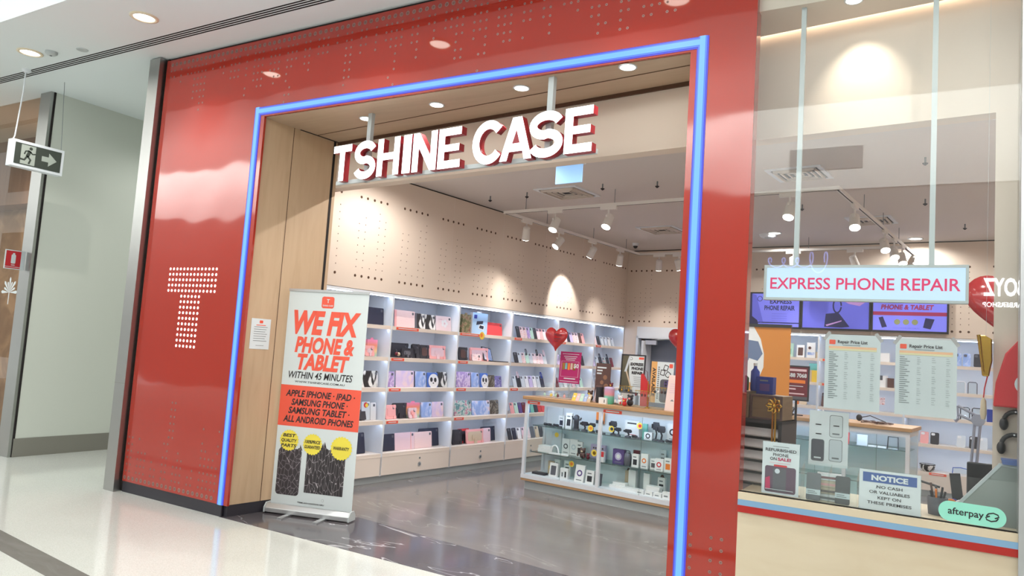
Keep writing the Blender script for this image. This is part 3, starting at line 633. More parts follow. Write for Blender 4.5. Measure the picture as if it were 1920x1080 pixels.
# ---------------------------------------------------------------- printed and plain case materials
def pm(n):
    if n in MATS: return MATS[n]
    B = {
     'black': lambda: mat('black', (48, 47, 54), .5), 'navy': lambda: mat('navy', (44, 46, 66), .5), 'grey': lambda: mat('grey', (92, 92, 100), .5), 'clear': lambda: mat('clear', (206, 214, 222), .2),
     'pink': lambda: mat('pink', (238, 170, 170), .5), 'rose': lambda: mat('rose', (226, 196, 204), .5), 'palepink': lambda: mat('palepink', (240, 218, 222), .5), 'red': lambda: mat('red', (206, 48, 54), .5), 'coral': lambda: mat('coral', (230, 70, 74), .5),
     'brown': lambda: mat('brown', (92, 66, 62), .5), 'white': lambda: mat('white', (236, 236, 238), .45), 'yellow': lambda: mat('yellow', (242, 206, 80), .5), 'teal': lambda: mat('teal', (120, 190, 180), .5), 'blue': lambda: mat('blue', (72, 110, 190), .5), 'purple': lambda: mat('purple', (92, 70, 130), .5), 'green': lambda: mat('green', (170, 206, 170), .5), 'mint': lambda: mat('mint', (190, 224, 208), .5), 'gold': lambda: mat('gold', (196, 156, 70), .25, .9), 'orange': lambda: mat('orange', (238, 130, 50), .5), 'beige': lambda: mat('beige', (206, 186, 160), .5), 'deepblue': lambda: mat('deepblue', (40, 60, 150), .5), 'lilac': lambda: mat('lilac', (200, 186, 222), .5), 'maroon': lambda: mat('maroon', (112, 34, 48), .5),
     'zebra': lambda: noise_mat('zebra', [(0, (36, 34, 34)), (.44, (44, 42, 42)), (.5, (232, 232, 230)), (.62, (236, 236, 234)), (.66, (60, 58, 58)), (1, (226, 226, 226))], (1, 1, .45), 9, 2, 1.6, rough=.35),
     'camo': lambda: noise_mat('camo', [(0, (52, 46, 40)), (.45, (78, 68, 56)), (.55, (150, 142, 130)), (.7, (48, 44, 40)), (1, (190, 184, 172))], (1, 1, 1), 16, 2, 1.2, rough=.35),
     'purplem': lambda: noise_mat('purplem', [(0, (96, 70, 140)), (.45, (176, 150, 204)), (.55, (226, 208, 232)), (1, (150, 120, 190))], (1, 1, 1), 14, 4, 1.4, rough=.35),
     'bluem': lambda: noise_mat('bluem', [(0, (104, 128, 204)), (.45, (150, 176, 226)), (.56, (206, 214, 240)), (.7, (238, 206, 214)), (1, (170, 180, 226))], (1, 1, 1), 8, 4, 1.2, rough=.35),
     'pinkm': lambda: noise_mat('pinkm', [(0, (190, 170, 216)), (.45, (222, 200, 226)), (.6, (244, 216, 210)), (1, (206, 196, 232))], (1, 1, 1), 6, 4, 1.4, rough=.35),
     'floral': lambda: noise_mat('floral', [(0, (60, 96, 110)), (.42, (110, 150, 150)), (.52, (200, 214, 206)), (.62, (196, 130, 150)), (1, (80, 110, 140))], (1, 1, 1), 22, 3, .6, rough=.35),
     'dusty': lambda: noise_mat('dusty', [(0, (120, 70, 80)), (.4, (226, 200, 206)), (.55, (244, 226, 226)), (.68, (196, 110, 110)), (1, (236, 220, 224))], (1, 1, 1), 34, 2, .4, rough=.35),
     'army': lambda: noise_mat('army', [(0, (52, 56, 34)), (.45, (104, 104, 66)), (.55, (160, 140, 110)), (.65, (120, 60, 50)), (1, (190, 180, 150))], (1, 1, 1), 18, 3, .6, rough=.45),
     'mandala': lambda: noise_mat('mandala', [(0, (74, 66, 130)), (.3, (150, 140, 200)), (.5, (96, 90, 160)), (.8, (190, 186, 224)), (1, (110, 100, 176))], (1, 1, 1), 22, 2, 0, rough=.4, kind='voro'),
     'stripe': lambda: noise_mat('stripe', [(0, (238, 206, 206)), (.5, (244, 222, 220)), (1, (226, 186, 188))], (0, 0, 1), 26, 0, 0, rough=.5, kind='wave', rot=(0, PI/2, 0)),
     'rainbow': lambda: grad_mat('rainbow', [(0, (150, 206, 190)), (.35, (244, 206, 150)), (.7, (244, 150, 120)), (1, (238, 140, 170))], 2, 0, .17),
     'pastel': lambda: grad_mat('pastel', [(0, (90, 190, 160)), (.45, (120, 196, 176)), (.6, (226, 150, 160)), (1, (206, 170, 210))], 2, 0, .17),
    }
    return B[n]()
def itm(name, label, cat, x, y, z, rz=0, group=None): return thing(name, label, cat, P(x, y, z), TH+rz, group)
def sub(t, name, fn, bevel=0, par=None):
    q = MB(); fn(q); return q.build(name, par or t, bevel=bevel)
def lean(q, tilt, thick=.0): return q.push(T(0, 0, thick*math.sin(tilt)) @ RY(-tilt))
def folio(label, x, y0, y1, z, h, m, tilt=.14, spine=None, th=.014, cam=True, name='tablet_case', band=None, art=None):
    w = y1-y0; t = itm(name, label, 'tablet case', x, (y0+y1)/2, z)
    def cover(q):
        lean(q, tilt, th); q.prism(rrect(-w/2, w/2, 0, h, .012), 'x', -th, 0, pm(m))
        if art: art(q, w, h)
    sub(t, 'cover', cover)
    if spine: sub(t, 'spine', lambda q: (lean(q, tilt, th), q.prism(rrect(-w/2-.004, -w/2+.022, .0, h+.001, .006), 'x', -th-.001, .0015, pm(spine))))
    if cam: sub(t, 'camera_cutout', lambda q: (lean(q, tilt, th), q.prism(rrect(w/2-.045, w/2-.016, h-.045, h-.016, .008), 'x', 0, .0014, pm('grey'))))
    if band: sub(t, 'elastic_band', lambda q: (lean(q, tilt, th), q.box(-th-.001, .0018, w*.30, w*.30+.009, -.0, h, pm(band))))
    return t
def rugged(label, x, y0, y1, z, h, m, tilt=.12, stand=True, inner=None):
    w = y1-y0; t = itm('rugged_tablet_case', label, 'tablet case', x, (y0+y1)/2, z); th = .02
    def shell(q):
        lean(q, tilt, th); q.prism(rrect(-w/2, w/2, 0, h, .024), 'x', -th, 0, pm(m))
        for sy in (-1, 1):
            for zz in (.0, h-.04): q.prism(rrect(sy*(w/2-.02)-.022, sy*(w/2-.02)+.022, zz, zz+.04, .012), 'x', 0, .006, pm(m))
    sub(t, 'shell', shell)
    sub(t, 'back_plate', lambda q: (lean(q, tilt, th), q.prism(rrect(-w/2+.03, w/2-.03, .03, h-.03, .014), 'x', 0, .003, pm(inner or m))), .0015)
    if stand: sub(t, 'kickstand', lambda q: (lean(q, tilt, th), q.prism(rrect(-w*.16, w*.16, h*.28, h*.62, .012), 'x', .003, .008, pm(inner or m)), q.box(.003, .018, -w*.07, w*.07, .0, h*.34, pm(inner or m))))
    sub(t, 'camera_cutout', lambda q: (lean(q, tilt, th), q.prism(rrect(w/2-.05, w/2-.022, h-.05, h-.022, .01), 'x', .003, .0045, pm('grey'))))
    return t
def carton(label, x, y0, y1, z, h, m, d=.04, art=None, name='boxed_case', cat='box', tilt=0.0):
    w = y1-y0; t = itm(name, label, cat, x, (y0+y1)/2, z)
    def bd(q):
        lean(q, tilt, d); q.box(-d, 0, -w/2, w/2, 0, h, pm(m))
        if art: art(q, w, h)
    sub(t, 'carton', bd); 
    sub(t, 'hang_tab', lambda q: (lean(q, tilt, d), q.prism([(-w*.16, h), (w*.16, h), (w*.12, h+.02), (-w*.12, h+.02)], 'x', -d*.55, -d*.45, pm(m))))
    return t
O0 = (0, 0, 0)
def art_tablet(q, w, h):
    q.rect(-w/2, w/2, 0, h, O0, YU, ZU, pm('clear') if 0 else mat('skyblue_print', (168, 200, 232), .5), .001)
    q.flat([(-w*.25, h*.42), (w*.18, h*.50), (w*.20, h*.64), (-w*.22, h*.60)], O0, YU, ZU, pm('navy'), .002)
    q.flat([(-w*.10, h*.26), (w*.26, h*.20), (w*.30, h*.42), (-w*.04, h*.46)], O0, YU, ZU, pm('white'), .0025)
    q.flat([(-w*.06, h*.29), (w*.23, h*.24), (w*.26, h*.39), (-w*.01, h*.43)], O0, YU, ZU, pm('navy'), .003)
    q.rect(-w*.42, -w*.22, h*.72, h*.9, O0, YU, ZU, pm('deepblue'), .002)
def art_panda(q, w, h):
    q.flat(ngon(w*.10, h*.42, w*.5, 20, 0, h*.5), O0, YU, ZU, pm('white'), .001)
    for u, v, r in ((-.12, .52, .13), (.26, .50, .13)): q.flat(ngon(w*u, h*v, w*r, 14, 0, h*.16), O0, YU, ZU, pm('black'), .002)
    q.flat(ngon(w*.07, h*.28, w*.07, 10, 0, h*.05), O0, YU, ZU, pm('black'), .002)
def art_flower(q, w, h):
    for k in range(5): a = k*2*PI/5; q.flat(ngon(.04*math.cos(a)+w*.05, h*.5+.03*math.sin(a), .022, 12), O0, YU, ZU, pm('white'), .001+.0002*k)
    q.flat(ngon(w*.05, h*.5, .014, 10), O0, YU, ZU, pm('rose'), .0024)
    q.rect(-w*.35, -w*.1, h*.74, h*.8, O0, YU, ZU, pm('rose'), .001)
A, B2, C3 = BAYN[0], BAYN[1], BAYN[2]
X1 = .93
# bay 1
folio('black tablet case standing on the top shelf of '+A, X1, 2.03, 2.27, LV[1], .19, 'navy', .1)
carton('pink rainbow case carton on the second shelf of '+A, X1-.03, 2.08, 2.23, LV[2], .185, 'rainbow', .03)
rugged('small pink rugged case on the second shelf of '+A, X1+.04, 2.0, 2.13, LV[2], .115, 'pink', .15, True, 'rose')
folio('black and white marble tablet case on the middle shelf of '+A, X1, 2.03, 2.26, LV[3], .18, 'zebra', .1)
carton('black wedge shaped stand on the fourth shelf of '+A, X1+.03, 2.0, 2.10, LV[4], .09, 'black', .05, None, 'tablet_stand', 'stand', .3)
t_ = folio('clear case with round yellow and red sticker on the fourth shelf of '+A, X1, 2.06, 2.18, LV[4], .2, 'clear', .1)
sub(t_, 'sticker', lambda q: (lean(q, .1, .014), q.flat(ngon(-.005, .165, .03, 16), (.002, 0, 0), YU, ZU, pm('red')), q.flat(ngon(.008, .16, .022, 14), (.003, 0, 0), YU, ZU, pm('yellow'))))
folio('clear white narrow case beside the stickered one on the fourth shelf of '+A, X1, 2.19, 2.27, LV[4], .19, 'white', .1, None, .014, True)
folio('black slim case leaning on the bottom shelf of '+A, X1, 2.0, 2.15, LV[5], .225, 'navy', .2)
# bay 2
folio('pale pink striped tablet case with pink spine on the top shelf of '+B2, X1, 2.45, 2.77, LV[1], .195, 'stripe', .1, 'pink')
folio('black and white marble case, the left of two on the top shelf of '+B2, X1, 2.785, 2.95, LV[1], .18, 'zebra', .12, 'grey')
folio('black and white marble case, the right of two on the top shelf of '+B2, X1, 2.955, 3.13, LV[1], .178, 'zebra', .12)
folio('pale pink tablet case with white flowers on the top shelf of '+B2, X1, 3.145, 3.42, LV[1], .18, 'palepink', .12, None, .014, True, 'tablet_case', None, lambda q, w, h: art_flower(q, w, h))
rugged('black rugged tablet case, leftmost on the second shelf of '+B2, X1-.06, 2.47, 2.76, LV[2], .165, 'black', .12, False)
rugged('dark grey small rugged case with kickstand in front on the second shelf of '+B2, X1+.02, 2.58, 2.75, LV[2], .11, 'black', .2, True, 'grey')
rugged('black narrow rugged case in the middle of the second shelf of '+B2, X1, 2.765, 2.89, LV[2], .165, 'black', .12, True)
rugged('black rugged case left of the pink one on the second shelf of '+B2, X1, 2.90, 3.05, LV[2], .16, 'black', .12, False, 'brown')
rugged('pink rugged tablet case with kickstand on the second shelf of '+B2, X1, 3.06, 3.35, LV[2], .165, 'pink', .12, True, 'rose')
t_ = itm('keyboard', 'slim black keyboard lying on the second shelf of '+B2, 'keyboard', X1+.06, 2.47, LV[2])
sub(t_, 'tray', lambda q: q.box(-.06, .03, -.07, .07, 0, .01, pm('black'))); sub(t_, 'keys', lambda q: [q.box(-.055+.02*i, -.04+.02*i, -.065+.016*j, -.052+.016*j, .01, .014, pm('grey')) for i in range(4) for j in range(8)])
t_ = itm('plush_keyring', 'small brown and white plush charm hanging at the edge of the second bay', 'toy', PX+.03, 2.375, LV[2]+.045)
sub(t_, 'body', lambda q: (q.ball((0, 0, .0), (.018, .02, .02), pm('maroon')), q.ball((.004, .03, -.004), (.018, .022, .022), pm('beige')))); sub(t_, 'loop', lambda q: q.tube([(0, .01, .015), (-.01, .01, .04), (-.028, .01, .05)], .003, pm('grey')))
folio('purple marble narrow tablet case on the middle shelf of '+B2, X1-.02, 2.43, 2.53, LV[3], .175, 'purplem', .1)
folio('pink and lilac marble tablet case on the middle shelf of '+B2, X1, 2.54, 2.83, LV[3], .19, 'pinkm', .1)
folio('blue marble tablet case left of the panda case on the middle shelf of '+B2, X1-.01, 2.84, 3.05, LV[3], .185, 'bluem', .12, 'navy')
folio('blue tablet case with a panda face on the middle shelf of '+B2, X1+.01, 3.055, 3.235, LV[3], .175, 'blue', .12, None, .014, False, 'tablet_case', None, art_panda)
folio('black and white marble case right of the panda on the middle shelf of '+B2, X1, 3.245, 3.42, LV[3], .185, 'zebra', .12, 'black')
rugged('pink small rugged case, leftmost on the fourth shelf of '+B2, X1+.02, 2.40, 2.56, LV[4], .16, 'pink', .16, False)
rugged('black rugged case on the fourth shelf of '+B2, X1-.02, 2.55, 2.76, LV[4], .175, 'black', .12, True)
carton('pink rainbow boxed case on the fourth shelf of '+B2, X1-.03, 2.77, 2.99, LV[4], .175, 'rainbow', .03)
rugged('small pink rugged case before the rainbow carton on the fourth shelf of '+B2, X1+.03, 2.76, 2.89, LV[4], .12, 'rose', .2, True, 'pink')
folio('blue marble tablet case on the fourth shelf of '+B2, X1, 3.0, 3.18, LV[4], .18, 'bluem', .12)
folio('blue and blush marble tablet case, rightmost on the fourth shelf of '+B2, X1, 3.185, 3.39, LV[4], .182, 'pinkm', .12, None, .014, True)
folio('dark navy tablet case, leftmost on the bottom shelf of '+B2, X1, 2.40, 2.60, LV[5], .19, 'navy', .14)
folio('rose pink tablet case on the bottom shelf of '+B2, X1, 2.60, 2.92, LV[5], .195, 'rose', .12, None, .014, True, 'tablet_case', 'pink')
folio('pale pink striped tablet case on the bottom shelf of '+B2, X1, 2.925, 3.22, LV[5], .19, 'stripe', .12)
folio('dark navy tablet case, rightmost on the bottom shelf of '+B2, X1-.07, 3.08, 3.42, LV[5], .215, 'navy', .14)
# bay 3
carton('olive green and brown printed carton on the top shelf of '+C3, X1, 3.62, 3.79, LV[1], .235, 'army', .04)
carton('blue white carton with tablets printed on the top shelf of '+C3, X1, 3.82, 4.13, LV[1], .275, 'white', .05, art_tablet)
folio('bright coral red tablet folder on the top shelf of '+C3, X1, 4.14, 4.47, LV[1], .17, 'coral', .14)
t_ = itm('round_sticker', 'round yellow and orange price sticker on the top shelf edge of '+C3, 'sticker', PX+.005, 3.90, LV[1]-.02)
sub(t_, 'disc', lambda q: q.prism(ngon(0, 0, .05, 18), 'x', 0, .002, pm('yellow'))); sub(t_, 'print', lambda q: q.prism(ngon(-.01, .005, .026, 14), 'x', .002, .003, pm('orange')))
rugged('black narrow rugged case, leftmost on the second shelf of '+C3, X1, 3.61, 3.77, LV[2], .165, 'black', .12, False, 'brown')
rugged('pink rugged tablet case with kickstand on the second shelf of '+C3, X1, 3.83, 4.2, LV[2], .17, 'pink', .12, True, 'rose')
folio('small white case with pink flowers on the second shelf of '+C3, X1+.04, 3.83, 4.0, LV[2], .09, 'dusty', .2)
t_ = itm('keyboard_tablet', 'black tablet propped open on its keyboard on the second shelf of '+C3, 'tablet', X1-.02, 4.28, LV[2])
sub(t_, 'screen_frame', lambda q: (lean(q, .35), q.push(RZ(.25)), q.prism(rrect(-.2, .09, .0, .19, .01), 'x', -.012, 0, pm('black')))); sub(t_, 'screen', lambda q: (lean(q, .35), q.push(RZ(.25)), q.rect(-.18, .07, .015, .175, O0, YU, ZU, pm('bluem')))); sub(t_, 'keyboard', lambda q: q.box(.0, .10, -.02, .26, 0, .012, pm('black')))
folio('purple and pink marble tablet case on the middle shelf of '+C3, X1, 3.60, 3.87, LV[3], .195, 'purplem', .1)
folio('blue marble case left of the panda case on the middle shelf of '+C3, X1-.01, 3.875, 4.06, LV[3], .188, 'bluem', .12, 'navy')
folio('blue tablet case with a panda face on the middle shelf of '+C3, X1+.01, 4.065, 4.22, LV[3], .183, 'blue', .12, None, .014, False, 'tablet_case', None, art_panda)
folio('dark camouflage case on the middle shelf of '+C3, X1, 4.225, 4.38, LV[3], .16, 'camo', .12)
folio('purple mandala tablet case, rightmost on the middle shelf of '+C3, X1, 4.385, 4.53, LV[3], .15, 'mandala', .12)
folio('green and teal floral tablet case on the fourth shelf of '+C3, X1, 3.60, 3.93, LV[4], .19, 'floral', .12)
folio('blue and pink marble tablet case on the fourth shelf of '+C3, X1+.01, 3.935, 4.3, LV[4], .185, 'bluem', .12)
folio('dark camouflage tablet case, rightmost on the fourth shelf of '+C3, X1-.02, 4.27, 4.53, LV[4], .185, 'camo', .12)
rugged('black rugged case, leftmost on the bottom shelf of '+C3, X1, 3.60, 3.78, LV[5], .185, 'black', .14, False)
rugged('red and black rugged case on the bottom shelf of '+C3, X1-.04, 3.76, 3.97, LV[5], .185, 'red', .14, True, 'black')
rugged('pink and beige rugged case with kickstand on the bottom shelf of '+C3, X1+.02, 3.85, 4.19, LV[5], .18, 'pink', .12, True, 'beige')
folio('pale pink tablet case on the bottom shelf of '+C3, X1, 4.2, 4.37, LV[5], .18, 'rose', .12)
folio('dark navy tablet case, rightmost on the bottom shelf of '+C3, X1-.06, 4.25, 4.6-.04, LV[5], .19, 'navy', .12)

# ---------------------------------------------------------------- phone cases in rows
def phone_case(label, x, y, z, w, h, m, tilt, rz=0, strap=None, group=None, camc='grey', name='phone_case', bumper=None):
    t = itm(name, label, 'phone case', x, y, z, rz, group); th = .011
    sub(t, 'shell', lambda q: (lean(q, tilt, th), q.prism(rrect(-w/2, w/2, 0, h, w*.17), 'x', -th, 0, pm(m), bumper and pm(bumper))))
    sub(t, 'camera_cutout', lambda q: (lean(q, tilt, th), q.prism(rrect(-w/2+w*.1, -w/2+w*.52, h*.74, h*.94, w*.1), 'x', 0, .0015, pm(camc))))
    if strap: sub(t, 'wrist_strap', lambda q: (lean(q, tilt, th), q.tube([(.006, -.012, h*.8), (.004, -.02, h+.02), (.0, -.012, h+.055), (0, .008, h+.058), (.004, .014, h+.02), (.006, .006, h*.8)], .006, pm(strap))))
    return t
ROWS = [
 (4, 1, 4.80, 5.62, 'black dusty dusty purplem mint black rose pink palepink dusty'.split(), .165, ''),
 (4, 2, 4.78, 5.58, 'black clear dusty mint clear palepink dusty rose clear'.split(), .15, '3g 6b 8p'),
 (4, 3, 4.78, 5.56, 'clear black clear white lilac white clear navy'.split(), .165, '1p 7u'),
 (4, 4, 4.76, 5.62, 'pink mint purple maroon blue teal navy red coral'.split(), .15, ''),
 (4, 5, 4.74, 5.62, 'black navy white rose palepink grey beige black'.split(), .16, ''),
 (5, 1, 5.84, 6.62, 'rose pink palepink navy lilac dusty dusty brown pink'.split(), .165, ''),
 (5, 2, 5.84, 6.66, 'lilac clear white rose dusty clear black'.split(), .165, ''),
 (5, 3, 5.84, 6.66, 'maroon clear white clear rose clear mint'.split(), .15, ''),
 (5, 4, 5.84, 6.62, 'blue teal navy red coral rose'.split(), .15, ''),
 (6, 1, 6.90, 7.6, 'dusty black clear clear white clear'.split(), .15, ''),
 (6, 2, 6.88, 7.62, 'lilac clear black floral black maroon'.split(), .16, '2n 4n'),
 (6, 3, 6.9, 7.6, 'clear white clear lilac black'.split(), .16, ''),
]
CN = {'zebra': 'black and white', 'dusty': 'white floral', 'purplem': 'purple marbled', 'mint': 'mint green', 'palepink': 'pale pink', 'rose': 'rose pink', 'lilac': 'lilac', 'floral': 'teal floral', 'clear': 'clear', 'coral': 'coral', 'navy': 'dark navy'}
for b, l, y0, y1, cols_, h, straps in ROWS:
    n = len(cols_); sd = {int(s[0]): {'g': 'grey', 'b': 'black', 'p': 'rose', 'u': 'deepblue', 'n': 'navy'}[s[1]] for s in straps.split()}
    for k, m in enumerate(cols_):
        y = y0+(y1-y0)*(k+.5)/n
        w = min(.082, (y1-y0)/n*.94)
        phone_case('%s phone case, %s from left on the %s of %s' % (CN.get(m, m), ORD[k], LVN[l], BAYN[b-1]), .95, y, LV[l], w, h, m, .32, 0, sd.get(k), None)
# ================================================================== DISPLAY COUNTERS
CTZ = 1.046
def counter(label, x0, y0, L, D, posts, shelves, labs, back0, back1=None, left_glass=True):
    t = ithing('display_counter', label, 'display counter', x0, y0, 0)
    sub(t, 'worktop', lambda q: q.box(-.02, L+.02, -.035, D+.03, CTZ-.036, CTZ, M_OAK), .003)
    sub(t, 'top_rail', lambda q: (q.box(0, L, 0, .03, CTZ-.09, CTZ-.036, M_WHITE), q.box(0, .03, .03, D, CTZ-.09, CTZ-.036, M_WHITE), q.box(L-.03, L, .03, D, CTZ-.09, CTZ-.036, M_WHITE)))
    sub(t, 'bottom_rail', lambda q: q.box(0, L, -.01, D, .125, .168, M_WHITE))
    sub(t, 'base_strip', lambda q: q.box(0, L, -.004, D, .10, .125, M_OAK))
    sub(t, 'plinth', lambda q: q.box(.03, L-.03, .04, D-.02, 0, .10, M_GREYM))
    for px in posts:
        sub(t, 'post', lambda q: q.box(px-.018, px+.018, -.002, .03, .168, CTZ-.09, M_WHITE))
    for px in (.016, L-.016): sub(t, 'post', lambda q: q.box(px-.014, px+.014, D-.03, D, .168, CTZ-.09, M_WHITE))
    sub(t, 'back_panel', lambda q: q.box(back0, L-.03 if back1 is None else back1, D-.012, D, .168, CTZ-.09, M_WHITE))
    for a, b in zip(posts[:-1], posts[1:]):
        mid = (a+b)/2
        sub(t, 'glass_pane', lambda q: (q.box(a+.018, mid+.01, .008, .013, .168, CTZ-.09, M_CGLASS), q.box(mid+.0095, mid+.0115, .006, .0085, .168, CTZ-.09, M_GEDGE)))
        sub(t, 'glass_pane', lambda q: q.box(mid-.01, b-.018, .016, .021, .168, CTZ-.09, M_CGLASS))
    if left_glass: sub(t, 'glass_pane', lambda q: q.box(.004, .009, .03, D-.03, .168, CTZ-.09, M_CGLASS))
    sub(t, 'glass_pane', lambda q: q.box(L-.009, L-.004, .03, D-.03, .168, CTZ-.09, M_CGLASS))
    for z in shelves:
        sub(t, 'glass_shelf', lambda q: (q.box(.03, L-.03, .13, D-.014, z-.008, z, M_SHGLASS), q.box(.03, L-.03, .127, .1305, z-.009, z+.001, M_GEDGE)))
    sub(t, 'led_strip', lambda q: q.box(.05, L-.05, .032, .046, CTZ-.075, CTZ-.062, mat('counter_strip', (200, 226, 255), emit=32.0)))
    for a, b in labs: sub(t, 'price_label', lambda q: (q.box(a, b, -.0022, 0, CTZ-.085, CTZ-.052, M_CORAL), q.rect(a+.03, b-.03, CTZ-.074, CTZ-.062, (0, -.0022, 0), XU, ZU, M_PAPER)))
    return t
S2, S1, S0 = .715, .415, .168
counter('long glass display counter with oak top in the middle of the shop', 2.11, 3.455, 2.55, .42, (.018, .985, 1.95, 2.53), (S1, S2), ((.03, .2), (1.02, 1.24)), .04)
counter('second glass display counter with oak top seen through the shop window', 4.05, 4.75, 1.79, .55, (.018, .6, 1.19, 1.772), (.81, .45), ((.05, .2),), .02, None)
def fsub(t, name, fn, bevel=0): return sub(t, name, fn, bevel)
def leany(q, a): return q.push(RX(-a))          # top leans to +y
def cbox(label, x, y, z, w, h, d, m, art=None, tilt=0.0, name='product_box', cat='box', window=None, tab=False, rz=0):
    t = itm(name, label, cat, x, y, z, rz)
    def bd(q):
        leany(q, tilt); q.box(-w/2, w/2, 0, d, 0, h, pm(m))
        if art: art(q, w, h)
    fsub(t, 'carton', bd)
    if window: fsub(t, 'print_panel', lambda q: (leany(q, tilt), q.prism(rrect(-w*.32, w*.32, h*.14, h*.8, w*.07), 'y', -.0015, 0, pm(window))))
    if tab: fsub(t, 'hang_tab', lambda q: (leany(q, tilt), q.prism([(-w*.3, h), (w*.3, h), (w*.12, h+.028), (-w*.12, h+.028)], 'y', d*.4, d*.5, pm('brown'))))
    return t
def mount(label, x, y, z, h, m='black', r=.03, tag_=None):
    t = itm('phone_mount', label, 'phone mount', x, y, z)
    fsub(t, 'base', lambda q: q.lathe([(r, 0), (r, .012), (r*.5, .02)], pm(m), 16))
    fsub(t, 'arm', lambda q: q.tube([(0, 0, .015), (.008, 0, h*.4), (-.006, 0, h*.62)], r*.28, pm(m)))
    fsub(t, 'clamp', lambda q: (q.prism(rrect(-r*1.0, r*1.0, h*.58, h, r*.2), 'y', -.012, .006, pm(m)), q.box(-r*1.25, -r*1.0, -.03, 0, h*.66, h*.9, pm(m)), q.box(r*1.0, r*1.25, -.03, 0, h*.66, h*.9, pm(m))))
    if tag_: fsub(t, 'price_sticker', lambda q: (q.prism(ngon(.0, h*.45, .034, 16), 'y', -.044, -.042, pm(tag_[0])), q.prism(ngon(.004, h*.46, .018, 12), 'y', -.046, -.044, pm(tag_[1]))))
    return t
def coil(label, x, y, z, r, m='black', name='cable_coil'):
    t = itm(name, label, 'cable', x, y, z)
    fsub(t, 'cable', lambda q: q.tube([((r+.006*math.sin(k*1.3))*math.cos(k*PI/8), (r+.006*math.sin(k*1.3))*math.sin(k*PI/8)*.7, .007+.022*(k/48)+.004*math.sin(k)) for k in range(49)], .0045, pm(m), 6))
    fsub(t, 'plug', lambda q: q.box(r*.6, r*.6+.05, -.012, .012, 0.0, .016, pm('grey')))
    return t
def sticker(label, x, y, z, r=.035, a='yellow', b='red'):
    t = itm('round_sticker', label, 'sticker', x, y, z)
    fsub(t, 'disc', lambda q: q.prism(ngon(0, 0, r, 18), 'y', -.002, 0, pm(a))); fsub(t, 'print', lambda q: q.prism(ngon(r*.1, 0, r*.55, 14), 'y', -.0035, -.002, pm(b))); return t
def plush(label, x, y, z, s, m1, m2, name='plush_toy'):
    t = itm(name, label, 'toy', x, y, z)
    fsub(t, 'body', lambda q: (q.ball((0, 0, s*.38), (s*.36, s*.3, s*.38), pm(m1)), q.ball((0, -.02*s, s*.86), (s*.32, s*.28, s*.28), pm(m1)), q.ball((-s*.34, -.05, s*.45), (s*.12, s*.12, s*.2), pm(m1)), q.ball((s*.34, -.05, s*.45), (s*.12, s*.12, s*.2), pm(m1))))
    fsub(t, 'ears', lambda q: (q.ball((-s*.24, 0, s*1.1), s*.12, pm(m1)), q.ball((s*.24, 0, s*1.1), s*.12, pm(m1))))
    fsub(t, 'face', lambda q: (q.ball((0, -s*.24, s*.8), (s*.15, s*.1, s*.12), pm(m2)), q.ball((-s*.12, -s*.26, s*.93), s*.035, pm('black')), q.ball((s*.12, -s*.26, s*.93), s*.035, pm('black'))))
    return t
def pr_box(col):
    def a(q, w, h):
        q.rect(-w*.3, w*.3, h*.18, h*.6, O0, XU, ZU, pm(col), .001); q.rect(-w*.3, w*.2, h*.74, h*.82, O0, XU, ZU, M_INKG, .001)
    return a
def ring_art(col):
    def a(q, w, h):
        q.flat(ngon(0, h*.52, w*.3, 18), O0, XU, ZU, pm(col), .001); q.flat(ngon(0, h*.52, w*.17, 14), O0, XU, ZU, pm('white'), .002); q.rect(-w*.3, w*.3, h*.1, h*.15, O0, XU, ZU, M_INKG, .001)
    return a
CB, MB_, TB = "long counter's bottom deck", "long counter's middle shelf", "long counter's top shelf"
Y0 = 3.62
# top glass shelf
coil('flat black cable pile at the left end of the '+TB, 2.30, Y0+.04, S2, .05)
coil('second black cable coil from the left on the '+TB, 2.40, Y0+.06, S2, .035)
cbox('white gadget box with dark print beside the cables on the '+TB, 2.44, Y0+.1, S2, .075, .13, .04, 'white', pr_box('navy'))
cbox('white box picturing a black phone on the '+TB, 2.56, Y0+.06, S2, .08, .175, .03, 'white', pr_box('black'), .06)
t_ = itm('cactus_holder', 'black figure shaped phone holder with raised arms on the '+TB, 'phone holder', 2.685, Y0+.03, S2)
fsub(t_, 'body', lambda q: q.tube([(0, 0, 0), (0, 0, .05), (0, 0, .10), (0, 0, .15), (0, 0, .168)], [.034, .028, .03, .032, .012], pm('black'), 12))
fsub(t_, 'arm', lambda q: q.tube([(.02, 0, .11), (.05, 0, .118), (.06, 0, .14)], .009, pm('black'))); fsub(t_, 'arm', lambda q: q.tube([(-.02, 0, .11), (-.05, 0, .122), (-.06, 0, .15)], .009, pm('black')))
fsub(t_, 'base', lambda q: q.lathe([(.042, 0), (.042, .01), (.03, .016)], pm('black'), 16))
mount('low black phone mount with round head on the '+TB, 2.80, Y0+.02, S2, .105, 'black', .036)
mount('black phone mount with yellow tag left of the counter post on the '+TB, 2.90, Y0+.02, S2, .10, 'black', .032, ('yellow', 'orange'))
coil('black cable coil left of the counter post on the '+TB, 3.0, Y0, S2, .035)
cbox('orange and black box hung at the back of the counter left of the post', 2.88, 3.83, .80, .10, .14, .02, 'orange', lambda q, w, h: q.rect(-w/2, w/2, 0, h*.26, O0, XU, ZU, pm('black'), .001))
mount('black phone mount with yellow sticker right of the counter post on the '+TB, 3.16, Y0+.02, S2, .15, 'black', .034, ('yellow', 'black'))
mount('second black arm mount right of the counter post on the '+TB, 3.23, Y0, S2, .09, 'black', .03)
